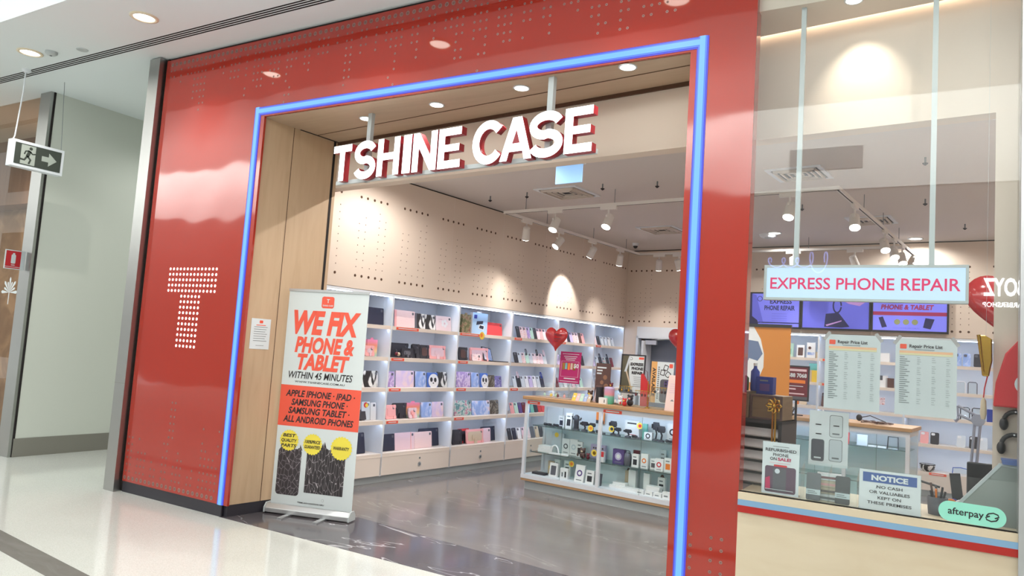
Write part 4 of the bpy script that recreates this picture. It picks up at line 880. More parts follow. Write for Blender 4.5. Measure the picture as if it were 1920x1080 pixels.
cbox('wide white box with dark heading on the '+TB, 3.33, Y0+.12, S2, .17, .17, .03, 'white', lambda q, w, h: (q.rect(-w*.34, w*.3, h*.78, h*.87, O0, XU, ZU, M_INK, .001), q.rect(-w*.2, w*.3, h*.1, h*.14, O0, XU, ZU, pm('red'), .001)))
mount('black double disc mount before the wide white box on the '+TB, 3.35, Y0+.0, S2, .085, 'black', .034)
coil('black disc shaped coil before the wide white box on the '+TB, 3.43, Y0, S2, .03)
sticker('round red and yellow price sticker on the top shelf of the long counter', 3.45, Y0+.06, S2+.13, .034, 'yellow', 'red')
cbox('teal edged box behind the red sticker on the '+TB, 3.47, Y0+.14, S2, .05, .15, .03, 'teal')
cbox('small white box with black rings on the '+TB, 3.56, Y0+.04, S2, .09, .075, .04, 'white', ring_art('black'))
mount('tall black car mount in the right bay on the '+TB, 3.645, Y0+.05, S2, .19, 'black', .032)
mount('tall black tripod style mount in the right bay on the '+TB, 3.72, Y0+.02, S2, .16, 'black', .036)
cbox('white box with black fan print behind cables on the '+TB, 3.79, Y0+.14, S2+.005, .12, .18, .03, 'white', ring_art('black'))
coil('black headset cable with red tag on the '+TB, 3.83, Y0-.0, S2, .045)
coil('black and white cable coil at the right on the '+TB, 3.94, Y0-.0, S2, .045)
mount('black round mount at the far right of the '+TB, 3.99, Y0+.08, S2, .12, 'black', .034, ('orange', 'red'))
coil('black cable coil furthest right on the '+TB, 4.05, Y0, S2, .04)
# middle glass shelf
cbox('stack top white slim box at the left end of the '+MB_, 2.27, Y0+.04, S1+.042, .17, .03, .12, 'white')
cbox('stack bottom white slim box at the left end of the '+MB_, 2.275, Y0+.03, S1, .18, .04, .13, 'white')
cbox('large clear blister box with yellow corner on the '+MB_, 2.36, Y0+.17, S1, .17, .22, .02, 'clear', lambda q, w, h: q.flat(ngon(-w*.1, h*.9, .028, 14), O0, XU, ZU, pm('yellow'), .001))
t_ = itm('arch_lamp', 'white arch shaped ring lamp on the '+MB_, 'lamp', 2.46, Y0, S1)
fsub(t_, 'base', lambda q: q.prism(rrect(-.09, .16, 0, .016, .006), 'y', -.02, .03, pm('white'))); fsub(t_, 'arch', lambda q: q.tube([(.05*math.cos(PI*k/10)-.02, 0, .014+.085*math.sin(PI*k/10)) for k in range(11)], .009, pm('white')))
cbox('white box with black lens print on the '+MB_, 2.50, Y0+.13, S1, .10, .175, .03, 'white', ring_art('grey'), 0)
cbox('white box with pale ring print on the '+MB_, 2.605, Y0+.13, S1, .10, .18, .03, 'white', ring_art('clear'))
cbox('white and black printed narrow box on the '+MB_, 2.70, Y0+.1, S1, .075, .165, .03, 'white', pr_box('black'))
plush('brown owl like plush with round eyes on the '+MB_, 2.795, Y0+.02, S1, .10, 'brown', 'beige')
cbox('lilac wide box behind the plush toys on the '+MB_, 2.90, Y0+.17, S1, .19, .155, .03, 'lilac', lambda q, w, h: [q.flat(ngon(w*(-.3+.15*k), h*.75, w*.05, 10), O0, XU, ZU, pm('brown'), .001) for k in range(5)])
plush('reddish brown plush lying low on the '+MB_, 2.87, Y0+.01, S1, .06, 'maroon', 'brown')
sticker('round yellow sticker before the lilac box on the '+MB_, 2.955, Y0-.01, S1+.085, .036, 'yellow', 'gold')
cbox('red and white small box left of the post on the '+MB_, 3.04, Y0+.0, S1, .06, .11, .04, 'white', lambda q, w, h: q.rect(-w/2, w/2, h*.5, h, O0, XU, ZU, pm('red'), .001))
cbox('purple box with glowing ring print on the '+MB_, 3.22, Y0+.05, S1, .135, .155, .05, 'purple', ring_art('lilac'))
t_ = itm('speaker', 'round grey speaker beside the purple box on the '+MB_, 'speaker', 3.34, Y0+.04, S1)
fsub(t_, 'body', lambda q: q.lathe([(.032, 0), (.038, .02), (.04, .08), (.034, .125), (.012, .14)], pm('grey'), 18)); fsub(t_, 'handle', lambda q: q.tube([(-.03, 0, .12), (-.02, 0, .155), (.02, 0, .155), (.03, 0, .12)], .005, pm('black')))
cbox('dark red round topped box behind the speaker on the '+MB_, 3.385, Y0+.14, S1, .07, .16, .03, 'maroon', ring_art('red'))
BX = [(3.435, .075, .135, 'white box with dark plant print', 'black'), (3.53, .085, .15, 'white box with orange round sticker', 'orange'), (3.625, .07, .11, 'small white box with grey print', 'grey'), (3.71, .09, .125, 'white box with yellow and red sticker', 'red'), (3.80, .085, .14, 'white box with orange and black print', 'orange'), (3.885, .06, .12, 'narrow white box with black mark', 'black'), (3.96, .08, .16, 'tall white box with black blossom print', 'black'), (4.06, .09, .1, 'low grey printed box', 'grey')]
for k, (x, w, h, lb, c_) in enumerate(BX): cbox('%s, %s past the speaker on the %s' % (lb, ORD[k], MB_), x, Y0+.02+.02*(k % 3), S1, w, h, .04, 'white' if k != 7 else 'grey', ring_art(c_) if k % 2 else pr_box(c_))
cbox('tall clear box behind the others on the '+MB_, 3.68, Y0+.17, S1, .07, .2, .03, 'clear', pr_box('black')); cbox('square clear box behind the others on the '+MB_, 3.80, Y0+.17, S1, .08, .2, .03, 'clear', ring_art('grey'))
# bottom deck
cbox('box with yellow sticker at the left end of the '+CB, 2.33, Y0+.1, S0, .07, .15, .03, 'beige', ring_art('yellow'))
cbox('black phone box, leftmost pair on the '+CB, 2.40, Y0+.13, S0, .075, .17, .03, 'white', pr_box('black'))
cbox('second black phone box behind the framed one on the '+CB, 2.53, Y0+.14, S0, .085, .175, .03, 'white', pr_box('black'))
cbox('dark flat tray at the left front of the '+CB, 2.27, Y0-.06, S0, .17, .025, .08, 'black')
cbox('white framed phone box with grey window on the '+CB, 2.45, Y0-.03, S0, .105, .155, .03, 'white', None, .12, 'product_box', 'box', 'grey')
cbox('white box with two black bars on the '+CB, 2.59, Y0-.02, S0, .10, .115, .04, 'white', lambda q, w, h: (q.rect(-w*.3, -w*.12, h*.2, h*.6, O0, XU, ZU, M_INKG), q.rect(w*.1, w*.3, h*.15, h*.7, O0, XU, ZU, M_INK)))
sticker('round yellow sticker above the white boxes on the '+CB, 2.64, Y0+.05, S0+.165, .034, 'yellow', 'orange')
cbox('pale crate of accessories in the middle of the '+CB, 2.70, Y0+.1, S0, .08, .07, .05, 'beige')
cbox('large white box with purple ring print leaning on the '+CB, 2.80, Y0-.05, S0, .115, .185, .035, 'white', ring_art('purple'), .2)
cbox('white box with black phone print left of the post on the '+CB, 2.94, Y0-.06, S0, .10, .145, .035, 'white', pr_box('black'), .12)
cbox('grey printed box beside the counter post on the '+CB, 3.045, Y0-.06, S0, .06, .13, .035, 'grey', pr_box('brown'), .12)
cbox('tall white box at the left of the right bay on the '+CB, 3.37, Y0+.1, S0, .085, .20, .05, 'white'); cbox('second tall white box of the right bay on the '+CB, 3.54, Y0+.1, S0, .07, .19, .05, 'white')
cbox('beige box with dark hang tab in the right bay on the '+CB, 3.29, Y0+.15, S0, .06, .18, .04, 'beige', None, 0, 'product_box', 'box', None, True)
cbox('white box with brown hang tab above the flat boxes on the '+CB, 3.70, Y0+.12, S0, .08, .17, .04, 'white', pr_box('black'), 0, 'product_box', 'box', None, True)
cbox('white box with brown hang tab at the right of the '+CB, 3.91, Y0+.02, S0, .075, .17, .04, 'white', pr_box('black'), 0, 'product_box', 'box', None, True)
cbox('flat white box lying left in the right bay on the '+CB, 3.24, Y0+.0, S0, .17, .03, .1, 'white'); cbox('flat white box lying on top of the left one on the '+CB, 3.26, Y0+.02, S0+.03, .15, .03, .09, 'white'); cbox('flat white box lying before the tall ones on the '+CB, 3.42, Y0-.04, S0, .19, .03, .1, 'white')
for k in range(3): cbox('flat white box, %s up in the stack of three on the %s' % (('lowest', 'middle one', 'topmost')[k], CB), 3.66+.006*k, Y0-.02, S0+.03*k, .15, .029, .09, 'white')
for k in range(5): cbox('small white boxed charger, %s from left in front on the %s' % (ORD[k], CB), 3.56+.098*k, Y0-.085, S0, .085, .045+.022*(k > 2), .05, 'white', lambda q, w, h: q.rect(-w*.3, w*.2, h*.3, h*.5, O0, XU, ZU, M_INKG))

# ---------------------------------------------------------------- on the counter top
def poster(label, x, y, z, w, h, name, cat, fn, m=None, frame=None, tilt=.08, easel=True, rz=0):
    t = itm(name, label, cat, x, y, z, rz)
    def bd(q):
        leany(q, tilt); q.box(-w/2, w/2, 0, .006, 0, h, m or M_PAPER); fn(q, w, h)
    fsub(t, 'printed_sheet', bd)
    if frame: fsub(t, 'frame', lambda q: (leany(q, tilt), [q.box(*b, pm(frame)) for b in ((-w/2-.01, -w/2+.004, -.006, .008, -.01, h+.01), (w/2-.004, w/2+.01, -.006, .008, -.01, h+.01), (-w/2, w/2, -.006, .008, -.01, .004), (-w/2, w/2, -.006, .008, h-.004, h+.01))]))
    if easel: fsub(t, 'easel_leg', lambda q: q.tube([(0, .01+h*.5*math.sin(tilt), h*.5), (0, .10, -z+z)], .005, M_INKG))
    return t
def px(q, s, a, b, h, m, w=None, off=.03, lift=.002, al='c', sh=0): q.text(s, a, b, h, O0, XU, ZU, m, width=w, off=off, lift=lift, al=al, shear=sh)
M_MAG = mat('magenta_print', (178, 36, 104), .5)
def art_mag(q, w, h):
    m = M_PAPER; q.rect(-w*.4, w*.4, h*.92, h*.935, O0, XU, ZU, m, .001)
    for k in range(3): q.rect(-w*(.32-.05*k), w*(.32-.05*k), h*(.84-.055*k), h*(.86-.055*k), O0, XU, ZU, m, .001)
    q.rect(-w*.42, w*.42, h*.2, h*.205, O0, XU, ZU, m); q.rect(-w*.42, w*.42, h*.69, h*.695, O0, XU, ZU, m); q.rect(-.42*w, -.41*w, h*.2, h*.69, O0, XU, ZU, m); q.rect(.41*w, .42*w, h*.2, h*.69, O0, XU, ZU, m)
    for k, c in enumerate(('gold', 'teal', 'orange', 'beige', 'gold')): q.rect(w*(-.36+.13*k), w*(-.26+.13*k), h*(.42+.02*(k % 2)), h*.64, O0, XU, ZU, pm(c), .0015)
    px(q, '$0', w*.3, h*.5, h*.13, m, None, .03); q.rect(-w*.25, w*.3, h*.13, h*.16, O0, XU, ZU, m); q.rect(-w*.44, w*.44, h*.05, h*.065, O0, XU, ZU, m)
pp = poster('magenta $0 plan poster standing on the counter behind the acrylic tray', 2.43, 3.84, CTZ+.17, .285, .365, 'price_poster', 'poster', art_mag, M_MAG, None, .05, False)
fsub(pp, 'stand', lambda q: (q.cyl((0, .02, -.17), (0, .02, .1), .006, None, M_ALU), q.box(-.07, .07, -.02, .06, -.17, -.164, M_ALU)))
def art_brown(q, w, h):
    px(q, 'WELCOME', -w*.1, h*.86, h*.07, M_PAPER, w*.6) if 0 else q.rect(-w*.42, w*.2, h*.86, h*.9, O0, XU, ZU, M_PAPER)
    q.rect(-w*.42, -w*.05, h*.78, h*.82, O0, XU, ZU, M_PAPER); q.rect(-w*.42, -w*.1, h*.7, h*.74, O0, XU, ZU, M_PAPER)
    for a, b, r in ((.15, .62, .14), (-.05, .48, .12), (.25, .38, .16), (.0, .26, .14)): q.flat(ngon(w*a, h*b, w*r, 12), O0, XU, ZU, mat('gold_brown', (150, 108, 84), .5), .001)
bp = poster('dark brown poster with pale heading on the counter by the tumblers', 2.91, 3.78, CTZ+.02, .19, .41, 'display_poster', 'poster', art_brown, pm('brown'), None, .04)
def art_express(q, w, h):
    q.flat([(-w/2, 0), (-w*.02, 0), (-w*.16, h*.5), (-w*.2, h), (-w/2, h)], O0, XU, ZU, mat('olive_print', (92, 88, 70), .5))
    q.flat([(w*.06, h*.02), (w*.0, h*.02), (-w*.34, h*.6), (-w*.28, h*.62)], O0, XU, ZU, pm('beige'), .002); q.flat([(-w*.38, h*.55), (-w*.2, h*.98), (-w*.12, h*.95), (-w*.28, h*.55)], O0, XU, ZU, pm('clear'), .0025)
    q.flat(ngon(-w*.1, h*.91, w*.06, 14), O0, XU, ZU, pm('black'), .002); q.flat(ngon(-w*.1, h*.91, w*.045, 14), O0, XU, ZU, M_PAPER, .003)
    q.rect(w*.24, w*.46, h*.9, h*.96, O0, XU, ZU, M_CORAL)
    for k, s in enumerate(('EXPRESS', 'PHONE', 'REPAIR')): px(q, s, w*.455, h*(.73-.115*k), h*.075, M_INK, None, .05, .003, 'r')
    for k in range(6): q.rect(w*.04+w*.02*k*(k < 4), w*.42, h*(.42-.05*k), h*(.43-.05*k), O0, XU, ZU, M_INKG)
poster('black framed EXPRESS PHONE REPAIR poster standing on the counter', 3.225, 3.88, CTZ+.13, .275, .41, 'repair_poster', 'poster', art_express, M_PAPER, 'black', .05, False)
def art_avail(q, w, h):
    q.rect(-w/2, -w*.24, 0, h, O0, XU, ZU, mat('apricot_print', (228, 172, 104), .5))
    q.text('AVAILABLE', 0, 0, w*.15, (-w*.43, 0, h*.5), (0, 0, -1), XU, M_INK, width=h*.7, off=.03)
    for k in range(16): q.rect(-w*.19, -w*.12, h*(.1+.05*k), h*(.13+.05*k), O0, XU, ZU, M_INKG)
    q.flat(rrect(w*.3, w*.46, h*.86, h*.96, .01), O0, XU, ZU, M_CORAL)
    for a, b, r in ((.16, .86, .3), (.02, .74, .2), (.26, .70, .6)):
        q.push(T(w*a, 0, h*b) @ RY(r)); q.flat(rrect(-.026, .026, -.03, .03, .008), O0, XU, ZU, M_INK, .001); q.flat(rrect(-.018, .018, -.022, .022, .004), O0, XU, ZU, M_PAPER, .002); q.pop()
    q.flat(rrect(-.06*w, .42*w, h*.02, h*.58, .03), O0, XU, ZU, pm('grey'), .001); q.flat(rrect(.12*w, .4*w, h*.4, h*.55, .02), O0, XU, ZU, pm('purple'), .002)
    for a, b in ((.2, .51), (.32, .48), (.2, .44)): q.flat(ngon(w*a, h*b, w*.05, 12), O0, XU, ZU, pm('black'), .003)
poster('white poster with vertical AVAILABLE heading on the counter beside the pillar', 3.60, 3.83, CTZ+.05, .26, .44, 'display_poster', 'poster', art_avail, M_PAPER, None, .05)
t_ = poster('tall white leaflet leaning at the right end of the counter by the pillar', 3.86, 3.53, CTZ, .14, .37, 'leaflet', 'leaflet', lambda q, w, h: ([q.rect(-w*.3, w*.3, h*(.5+.06*k), h*(.52+.06*k), O0, XU, ZU, pm('rose')) for k in range(5)], q.flat([(-.02, .1), (.02, .1), (0, .12)], O0, XU, ZU, M_INKG)), mat('blush_card', (236, 212, 206), .5), None, .22)
# acrylic tray with stickers
t_ = itm('acrylic_tray', 'clear sloping acrylic tray with small charms at the left end of the counter', 'tray', 2.40, 3.60, CTZ)
fsub(t_, 'tray_wall', lambda q: (q.box(-.22, .22, -.05, -.046, 0, .06, M_ACRYL), q.box(-.22, .22, .12, .124, 0, .16, M_ACRYL), q.prism([(-.05, 0), (.124, 0), (.124, .16), (-.05, .06)], 'x', -.224, -.22, M_ACRYL), q.prism([(-.05, 0), (.124, 0), (.124, .16), (-.05, .06)], 'x', .22, .224, M_ACRYL)))
fsub(t_, 'tray_floor', lambda q: q.box(-.22, .22, -.046, .12, 0, .006, mat('blush_mat', (232, 208, 200), .6)))
for k, (x, z, c) in enumerate(((-.16, .10, 'mint'), (-.07, .085, 'yellow'), (.0, .11, 'green'), (.02, .03, 'maroon'), (.11, .09, 'pink'))):
    tt = itm('charm', '%s charm, %s from the left in the clear tray on the counter' % ((('mint', 'yellow', 'green', 'dark red', 'pink')[k]), ORD[k]), 'charm', 2.40+x, 3.64, CTZ+.006)
    fsub(tt, 'bead', lambda q: q.ball((0, 0, .02), (.018, .012, .02), pm(c))); fsub(tt, 'ring', lambda q: q.tube([(.008*math.cos(a*PI/5), 0, .046+.008*math.sin(a*PI/5)) for a in range(11)], .0018, pm('gold'), 5))
for k in range(5):
    cbox('pastel %s card, %s from the left in the row on the counter' % (('yellow', 'pink', 'green', 'blue', 'cream')[k], ORD[k]), 2.69+.048*k, 3.545, CTZ, .044, .092, .004, ('yellow', 'rose', 'mint', 'bluem', 'beige')[k], lambda q, w, h: (q.flat(ngon(0, h*.55, w*.26, 10), O0, XU, ZU, M_PAPER)), .5, 'sticker_card', 'card')
def tumbler(label, x, y, h, r, m, lid):
    t = itm('tumbler', label, 'tumbler', x, y, CTZ)
    fsub(t, 'body', lambda q: q.lathe([(r*.85, 0), (r, .02), (r, h)], pm(m), 18)); fsub(t, 'lid', lambda q: q.lathe([(r*1.04, h), (r*1.04, h+.012), (r*.5, h+.02)], pm(lid), 18)); return t
tumbler('dark tall cup left of the pastel tumbler on the counter', 2.985, 3.60, .17, .04, 'black', 'brown')
tumbler('green and pink pastel tumbler on the counter', 3.12, 3.58, .165, .055, 'pastel', 'lilac')
tumbler('silver tumbler left behind the pastel one on the counter', 3.05, 3.66, .16, .04, 'clear', 'grey')
cbox('small white box with gold mark before the pastel tumbler on the counter', 3.085, 3.50, CTZ, .095, .066, .06, 'white', lambda q, w, h: q.rect(w*.18, w*.28, h*.2, h*.7, O0, XU, ZU, M_INK))
cbox('gold and white floral phone case lying against the brown poster on the counter', 2.905, 3.68, CTZ, .075, .18, .012, 'dusty', None, .3, 'phone_case', 'phone case')
t_ = plush('brown and yellow plush charm left of the brown poster on the counter', 2.80, 3.72, CTZ, .10, 'brown', 'yellow')
plush('red and yellow plush on the tumblers, by the brown poster on the counter', 3.06, 3.72, CTZ+.14, .07, 'maroon', 'yellow')
plush('red plush in front of the first clear box on the counter', 3.34, 3.52, CTZ, .07, 'red', 'yellow')
plush('white fluffy plush in front of the first clear box on the counter', 3.245, 3.60, CTZ, .09, 'white', 'rose')
plush('black round headed plush in front of the first clear box on the counter', 3.365, 3.60, CTZ, .10, 'black', 'pink')
def acryl(label, x, y, w, h, d, hooks, c1):
    t = itm('acrylic_stand', label, 'display stand', x, y, CTZ)
    fsub(t, 'clear_box', lambda q: (q.box(-w/2, w/2, -d/2, -d/2+.003, .0, h*.75, M_ACRYL), q.box(-w/2, -w/2+.003, -d/2, d/2, 0, h*.75, M_ACRYL), q.box(w/2-.003, w/2, -d/2, d/2, 0, h*.75, M_ACRYL), q.box(-w/2, w/2, d/2-.003, d/2, 0, h, M_ACRYL)))
    fsub(t, 'base', lambda q: q.box(-w/2, w/2, -d/2, d/2, 0, .006, pm('beige')))
    fsub(t, 'hook_rail', lambda q: q.tube([(-w/2, d/2-.01, h), (w/2, d/2-.01, h)], .003, pm('gold')))
    for k in range(hooks):
        u = -w/2+w*(k+.5)/hooks
        fsub(t, 'keyring', lambda q: (q.tube([(u, d/2-.02, h), (u, d/2-.025, h-.03)], .002, pm('gold'), 5), q.ball((u, d/2-.025, h-.045), (.012, .008, .016), pm(c1[k % len(c1)]))))
    return t
acryl('clear stand with black and gold keyrings before the EXPRESS poster', 3.22, 3.72, .17, .20, .1, 6, ('black', 'gold', 'grey'))
acryl('clear box of small white charms left of the AVAILABLE poster', 3.465, 3.64, .18, .17, .1, 5, ('maroon', 'white', 'black'))
acryl('clear tall stand of keyrings before the AVAILABLE poster', 3.68, 3.62, .15, .22, .1, 4, ('black', 'white', 'brown'))
t_ = itm('gold_pole', 'thin gold pole stand left of the AVAILABLE poster', 'display stand', 3.565, 3.60, CTZ)
fsub(t_, 'pole', lambda q: q.cyl((0, 0, 0), (0, 0, .28), .005, None, pm('gold'))); fsub(t_, 'foot', lambda q: q.lathe([(.026, 0), (.026, .006), (.006, .012)], pm('gold'), 14))
t_ = itm('gift_bag', 'small red bag standing behind the EXPRESS poster on the counter', 'bag', 3.41, 3.84, CTZ)
fsub(t_, 'body', lambda q: q.prism([(-.045, 0), (.045, 0), (.05, .23), (-.03, .35), (-.05, .34)], 'y', -.015, .015, pm('red'))); fsub(t_, 'handle', lambda q: q.tube([(-.02, 0, .34), (-.01, 0, .39), (.02, 0, .37), (.03, 0, .28)], .003, pm('maroon')))
# heart balloons on sticks
M_BALL = mat('balloon_foil', (176, 34, 40), rough=.12, spec=.8, coat=.6)
def heart_pts(n=48):
    pts = []
    for k in range(n):
        a = 2*PI*k/n; x = 16*math.sin(a)**3; y = 13*math.cos(a)-5*math.cos(2*a)-2*math.cos(3*a)-math.cos(4*a); pts.append((x/16, y/16))
    return pts
def balloon(label, x, y, z, s, stick, rz=0, txt=False):
    t = itm('heart_balloon', label, 'balloon', x, y, z, rz)
    def bd(q):
        hp = heart_pts(); rings = []; prof = [(0.0, .30), (.35, .285), (.6, .24), (.8, .17), (.93, .09), (1.0, 0)]
        c = (0, .05)
        vs = []; fs = []; n = len(hp)
        for sgn in (-1, 1):
            b0 = len(vs)
            for f_, d in prof:
                for u, v in hp: vs.append(((c[0]+(u-c[0])*max(f_, .001))*s, sgn*d*s, (c[1]+(v-c[1])*max(f_, .001))*s))
            for i in range(len(prof)-1):
                for k in range(n):
                    f4 = (b0+i*n+k, b0+i*n+(k+1) % n, b0+(i+1)*n+(k+1) % n, b0+(i+1)*n+k); fs.append(f4 if sgn > 0 else f4[::-1])
        q.add(vs, fs, M_BALL, True)
    fsub(t, 'foil', bd)
    if txt: fsub(t, 'print', lambda q: (q.text('iPhone', s*.32, s*.12, s*.2, (0, -.30*s, 0), XU, ZU, pm('maroon'), width=s*.66, off=.02, lift=.004), q.rect(-.02*s, .6*s, -.12*s, -.06*s, (0, -.29*s, 0), XU, ZU, pm('maroon'), .004), q.rect(-.02*s, .4*s, -.28*s, -.23*s, (0, -.27*s, 0), XU, ZU, pm('maroon'), .004)))
    if stick: fsub(t, 'stick', lambda q: q.cyl((0, 0, -1.0*s), (0, 0, stick), .006, None, pm('white')))
    return t
balloon('red heart balloon on a stick above the left end of the counter', 2.34, 3.66, 1.735, .155, CTZ-1.735, 0, True)
balloon('red heart balloon half hidden by the right portal pillar', 3.56, 4.4, 1.80, .165, -1.797)
balloon('large red heart balloon at the right end of the shop behind the repair sign', 6.72, 3.3, 2.16, .30, -2.157)
# ================================================================== BACK WALL
BN = ['the left back unit', 'the middle back unit', 'the right back unit']
BX0 = [(3.10, 4.21), (4.21, 5.33), (5.33, 6.55)]
for k, (x0, x1) in enumerate(BX0):
    shelf_unit('shelf_unit', 'white lit shelf unit, %s of three under the screens on the back wall' % ('leftmost', 'middle one', 'rightmost')[k], x1-x0, P(x0, BY-.005, 0), TH-PI/2, k == 0, {0: [], 1: [(1, .05, .2), (2, .05, .2)], 2: [(5, .3, .5)]}[k], False, .34)
YB = BY+.05; RB = -PI/2
cbox('mint green phone box on the top shelf of '+BN[0], 3.76, YB, LV[1], .13, .20, .04, 'mint', pr_box('teal'))
cbox('brown tablet box beside the mint box on the top shelf of '+BN[0], 3.93, YB, LV[1], .11, .18, .03, 'white', None, .1, 'product_box', 'box', 'brown')
cbox('white box with a printed face on the top shelf of '+BN[0], 4.08, YB, LV[1], .12, .22, .04, 'white', lambda q, w, h: (q.flat(ngon(-w*.15, h*.65, w*.18, 12), O0, XU, ZU, pm('brown')), q.rect(-w*.4, w*.4, h*.18, h*.36, O0, XU, ZU, pm('bluem'))))
cbox('small cream carton on the top shelf of '+BN[0], 4.15, YB+.03, LV[1], .08, .09, .04, 'beige')
cbox('yellow wide box on the second shelf of '+BN[0], 4.10, YB, LV[2]+.0, .17, .17, .06, 'yellow', lambda q, w, h: q.rect(-w/2, 0, 0, h, O0, XU, ZU, pm('beige')))
cbox('teal and black box behind the yellow one on the second shelf of '+BN[0], 4.12, YB+.1, LV[2], .17, .27, .05, 'teal')
phone_case('beige phone case leaning on the middle shelf of '+BN[0], 3.99, YB, LV[3], .10, .20, 'beige', .25, RB, None, None, 'brown')
cbox('orange glowing lamp box left of the beige phone case on the back wall', 3.90, YB, LV[3], .05, .10, .04, 'orange')
phone_case('brown phone case leaning on the middle shelf of '+BN[1], 4.29, YB, LV[3], .10, .20, 'brown', .25, RB)
cbox('white packet between the price lists on the top shelf of '+BN[1], 4.99, YB, LV[1], .26, .12, .06, 'white')
cbox('white and blue gadget between the price lists on the second shelf of '+BN[1], 5.0, YB, LV[2], .20, .16, .07, 'white', lambda q, w, h: q.rect(-w/2, w*.2, h*.6, h, O0, XU, ZU, pm('grey')))
cbox('dark gadget between the price lists on the second shelf of '+BN[1], 5.13, YB-.0, LV[2], .10, .13, .03, 'brown')
cbox('pink patterned card between the price lists on the middle shelf of '+BN[1], 5.0, YB, LV[3]+.1, .15, .1, .004, 'dusty')
def open_frame(label, x, z, w, h, m):
    t = itm('phone_bumper', label, 'phone case', x, YB, z)
    pts = [(-w/2, 0, 0), (-w/2, 0, h-.015), (-w/2+.015, 0, h), (w/2-.015, 0, h), (w/2, 0, h-.015), (w/2, 0, 0)]
    fsub(t, 'bumper', lambda q: q.tube(pts, .006, pm(m), 6)); fsub(t, 'clear_back', lambda q: q.prism(rrect(-w/2, w/2, 0, h, .015), 'y', .003, .006, M_ACRYL)); return t
for k, (x, m) in enumerate(((5.83, 'dusty'), (5.93, 'bluem'), (6.03, 'bluem'), (6.15, 'black'))):
    phone_case('%s phone case, %s from the left on the top shelf of %s' % (('white floral', 'pale blue', 'blue marbled', 'black')[k], ORD[k], BN[2]), x, YB, LV[1], .085, .17, m, .2, RB)
for k, x in enumerate((5.86, 5.97, 6.10)): open_frame('clear phone case, %s from the left on the second shelf of %s' % (ORD[k], BN[2]), x, LV[2], .10, .15, ('white', 'white', 'grey')[k])
for k, (x, m) in enumerate(((6.02, 'black'), (6.15, 'black'))): open_frame('black edged clear case, %s one on the middle shelf of %s' % (('left', 'right')[k], BN[2]), x, LV[3], .10, .16, m)
cbox('blue slim box at the right end of the middle shelf of '+BN[2], 6.30, YB, LV[3], .08, .16, .02, 'deepblue')
for k, (x, m) in enumerate(((5.41, 'grey'), (5.56, 'pink'), (5.68, 'black'), (5.98, 'clear'), (6.12, 'black'), (6.22, 'clear'), (6.38, 'black'))):
    phone_case('%s phone case, %s from the left on the fourth shelf of %s' % (CN.get(m, m), ORD[k], BN[2]), x, YB, LV[4], .10, .155, m, .15, RB, None, None, 'white')
t_ = itm('woven_basket', 'black and white woven basket on the bottom shelf of '+BN[2], 'basket', 5.60, YB+.02, LV[5])
fsub(t_, 'bowl', lambda q: q.lathe([(.05, 0), (.085, .03), (.095, .07), (.088, .09)], pm('zebra'), 20)); fsub(t_, 'rim', lambda q: q.tube([(.09*math.cos(a*PI/10), .09*math.sin(a*PI/10), .09) for a in range(21)], .006, pm('black')))
t_ = itm('sunglasses', 'blue framed glasses on the bottom shelf of '+BN[2], 'glasses', 5.98, YB, LV[5])
fsub(t_, 'frame', lambda q: (q.tube([(-.09, 0, .02), (-.085, 0, .09), (0, 0, .10), (.085, 0, .09), (.09, 0, .02)], .006, pm('blue')), q.tube([(.09, 0, .09), (.11, .05, .0)], .006, pm('blue')))); fsub(t_, 'lens', lambda q: q.prism(rrect(-.08, .08, .02, .09, .03), 'y', -.002, .002, M_ACRYL))
# three screens
M_SCR = mat('screen_violet', (112, 114, 214), .3, emit=.62, ecol=(112, 114, 214)); M_SCR2 = mat('screen_violet_deep', (90, 92, 186), .3, emit=.6, ecol=(90, 92, 190)); M_SCRD = mat('screen_dark', (44, 44, 84), .3, emit=.12, ecol=(60, 60, 120))
M_SCRR = mat('screen_red', (140, 44, 78), .3, emit=.4, ecol=(150, 50, 90)); M_SCRY = mat('screen_yellow', (126, 130, 92), .3, emit=.4, ecol=(130, 134, 96)); M_SCRP = mat('screen_skin', (170, 130, 190), .3, emit=.4, ecol=(170, 130, 190))
def scr_a(q, w, h):
    q.flat([(0, 0), (.26*w, 0), (.12*w, h), (0, h)], O0, XU, ZU, M_SCRD); q.flat([(.13*w, .3*h), (.3*w, .1*h), (.34*w, .14*h), (.2*w, .95*h), (.12*w, h)], O0, XU, ZU, M_SCR2, .002)
    px(q, 'EXPRESS', .66*w, .70*h, .13*h, M_SCRD, .40*w); px(q, 'PHONE REPAIR', .64*w, .50*h, .14*h, M_SCRD, .56*w)
    q.flat(ngon(.27*w, .84*h, .05*w, 16), O0, XU, ZU, M_SCRD, .002); q.flat(ngon(.27*w, .84*h, .04*w, 16), O0, XU, ZU, M_SCR, .003)
    for k in range(4): q.rect(.5*w, .78*w, (.38-.07*k)*h, (.39-.07*k)*h, O0, XU, ZU, M_SCR2, .002)
    q.rect(0, w, .10*h, .13*h, O0, XU, ZU, M_SCRD, .002)
def scr_b(q, w, h):
    q.rect(0, w, 0, h, O0, XU, ZU, M_SCR2, .001)
    q.flat(stroke(arc(.53*w, .66*h, .06*w, .2*h, 0, 350, 18), .02), O0, XU, ZU, M_SCRD, .002)
    q.flat([(.34*w, .04*h), (.36*w, .42*h), (.55*w, .46*h), (.62*w, .3*h), (.72*w, .06*h), (.6*w, .03*h)], O0, XU, ZU, M_SCRD, .003); q.flat([(.36*w, .10*h), (.6*w, .24*h), (.6*w, .21*h), (.38*w, .06*h)], O0, XU, ZU, M_SCRP, .004)
    q.flat([(.56*w, .98*h), (.95*w, .98*h), (.95*w, .78*h), (.86*w, .66*h), (.7*w, .72*h), (.56*w, .86*h)], O0, XU, ZU, M_SCRP, .0025)
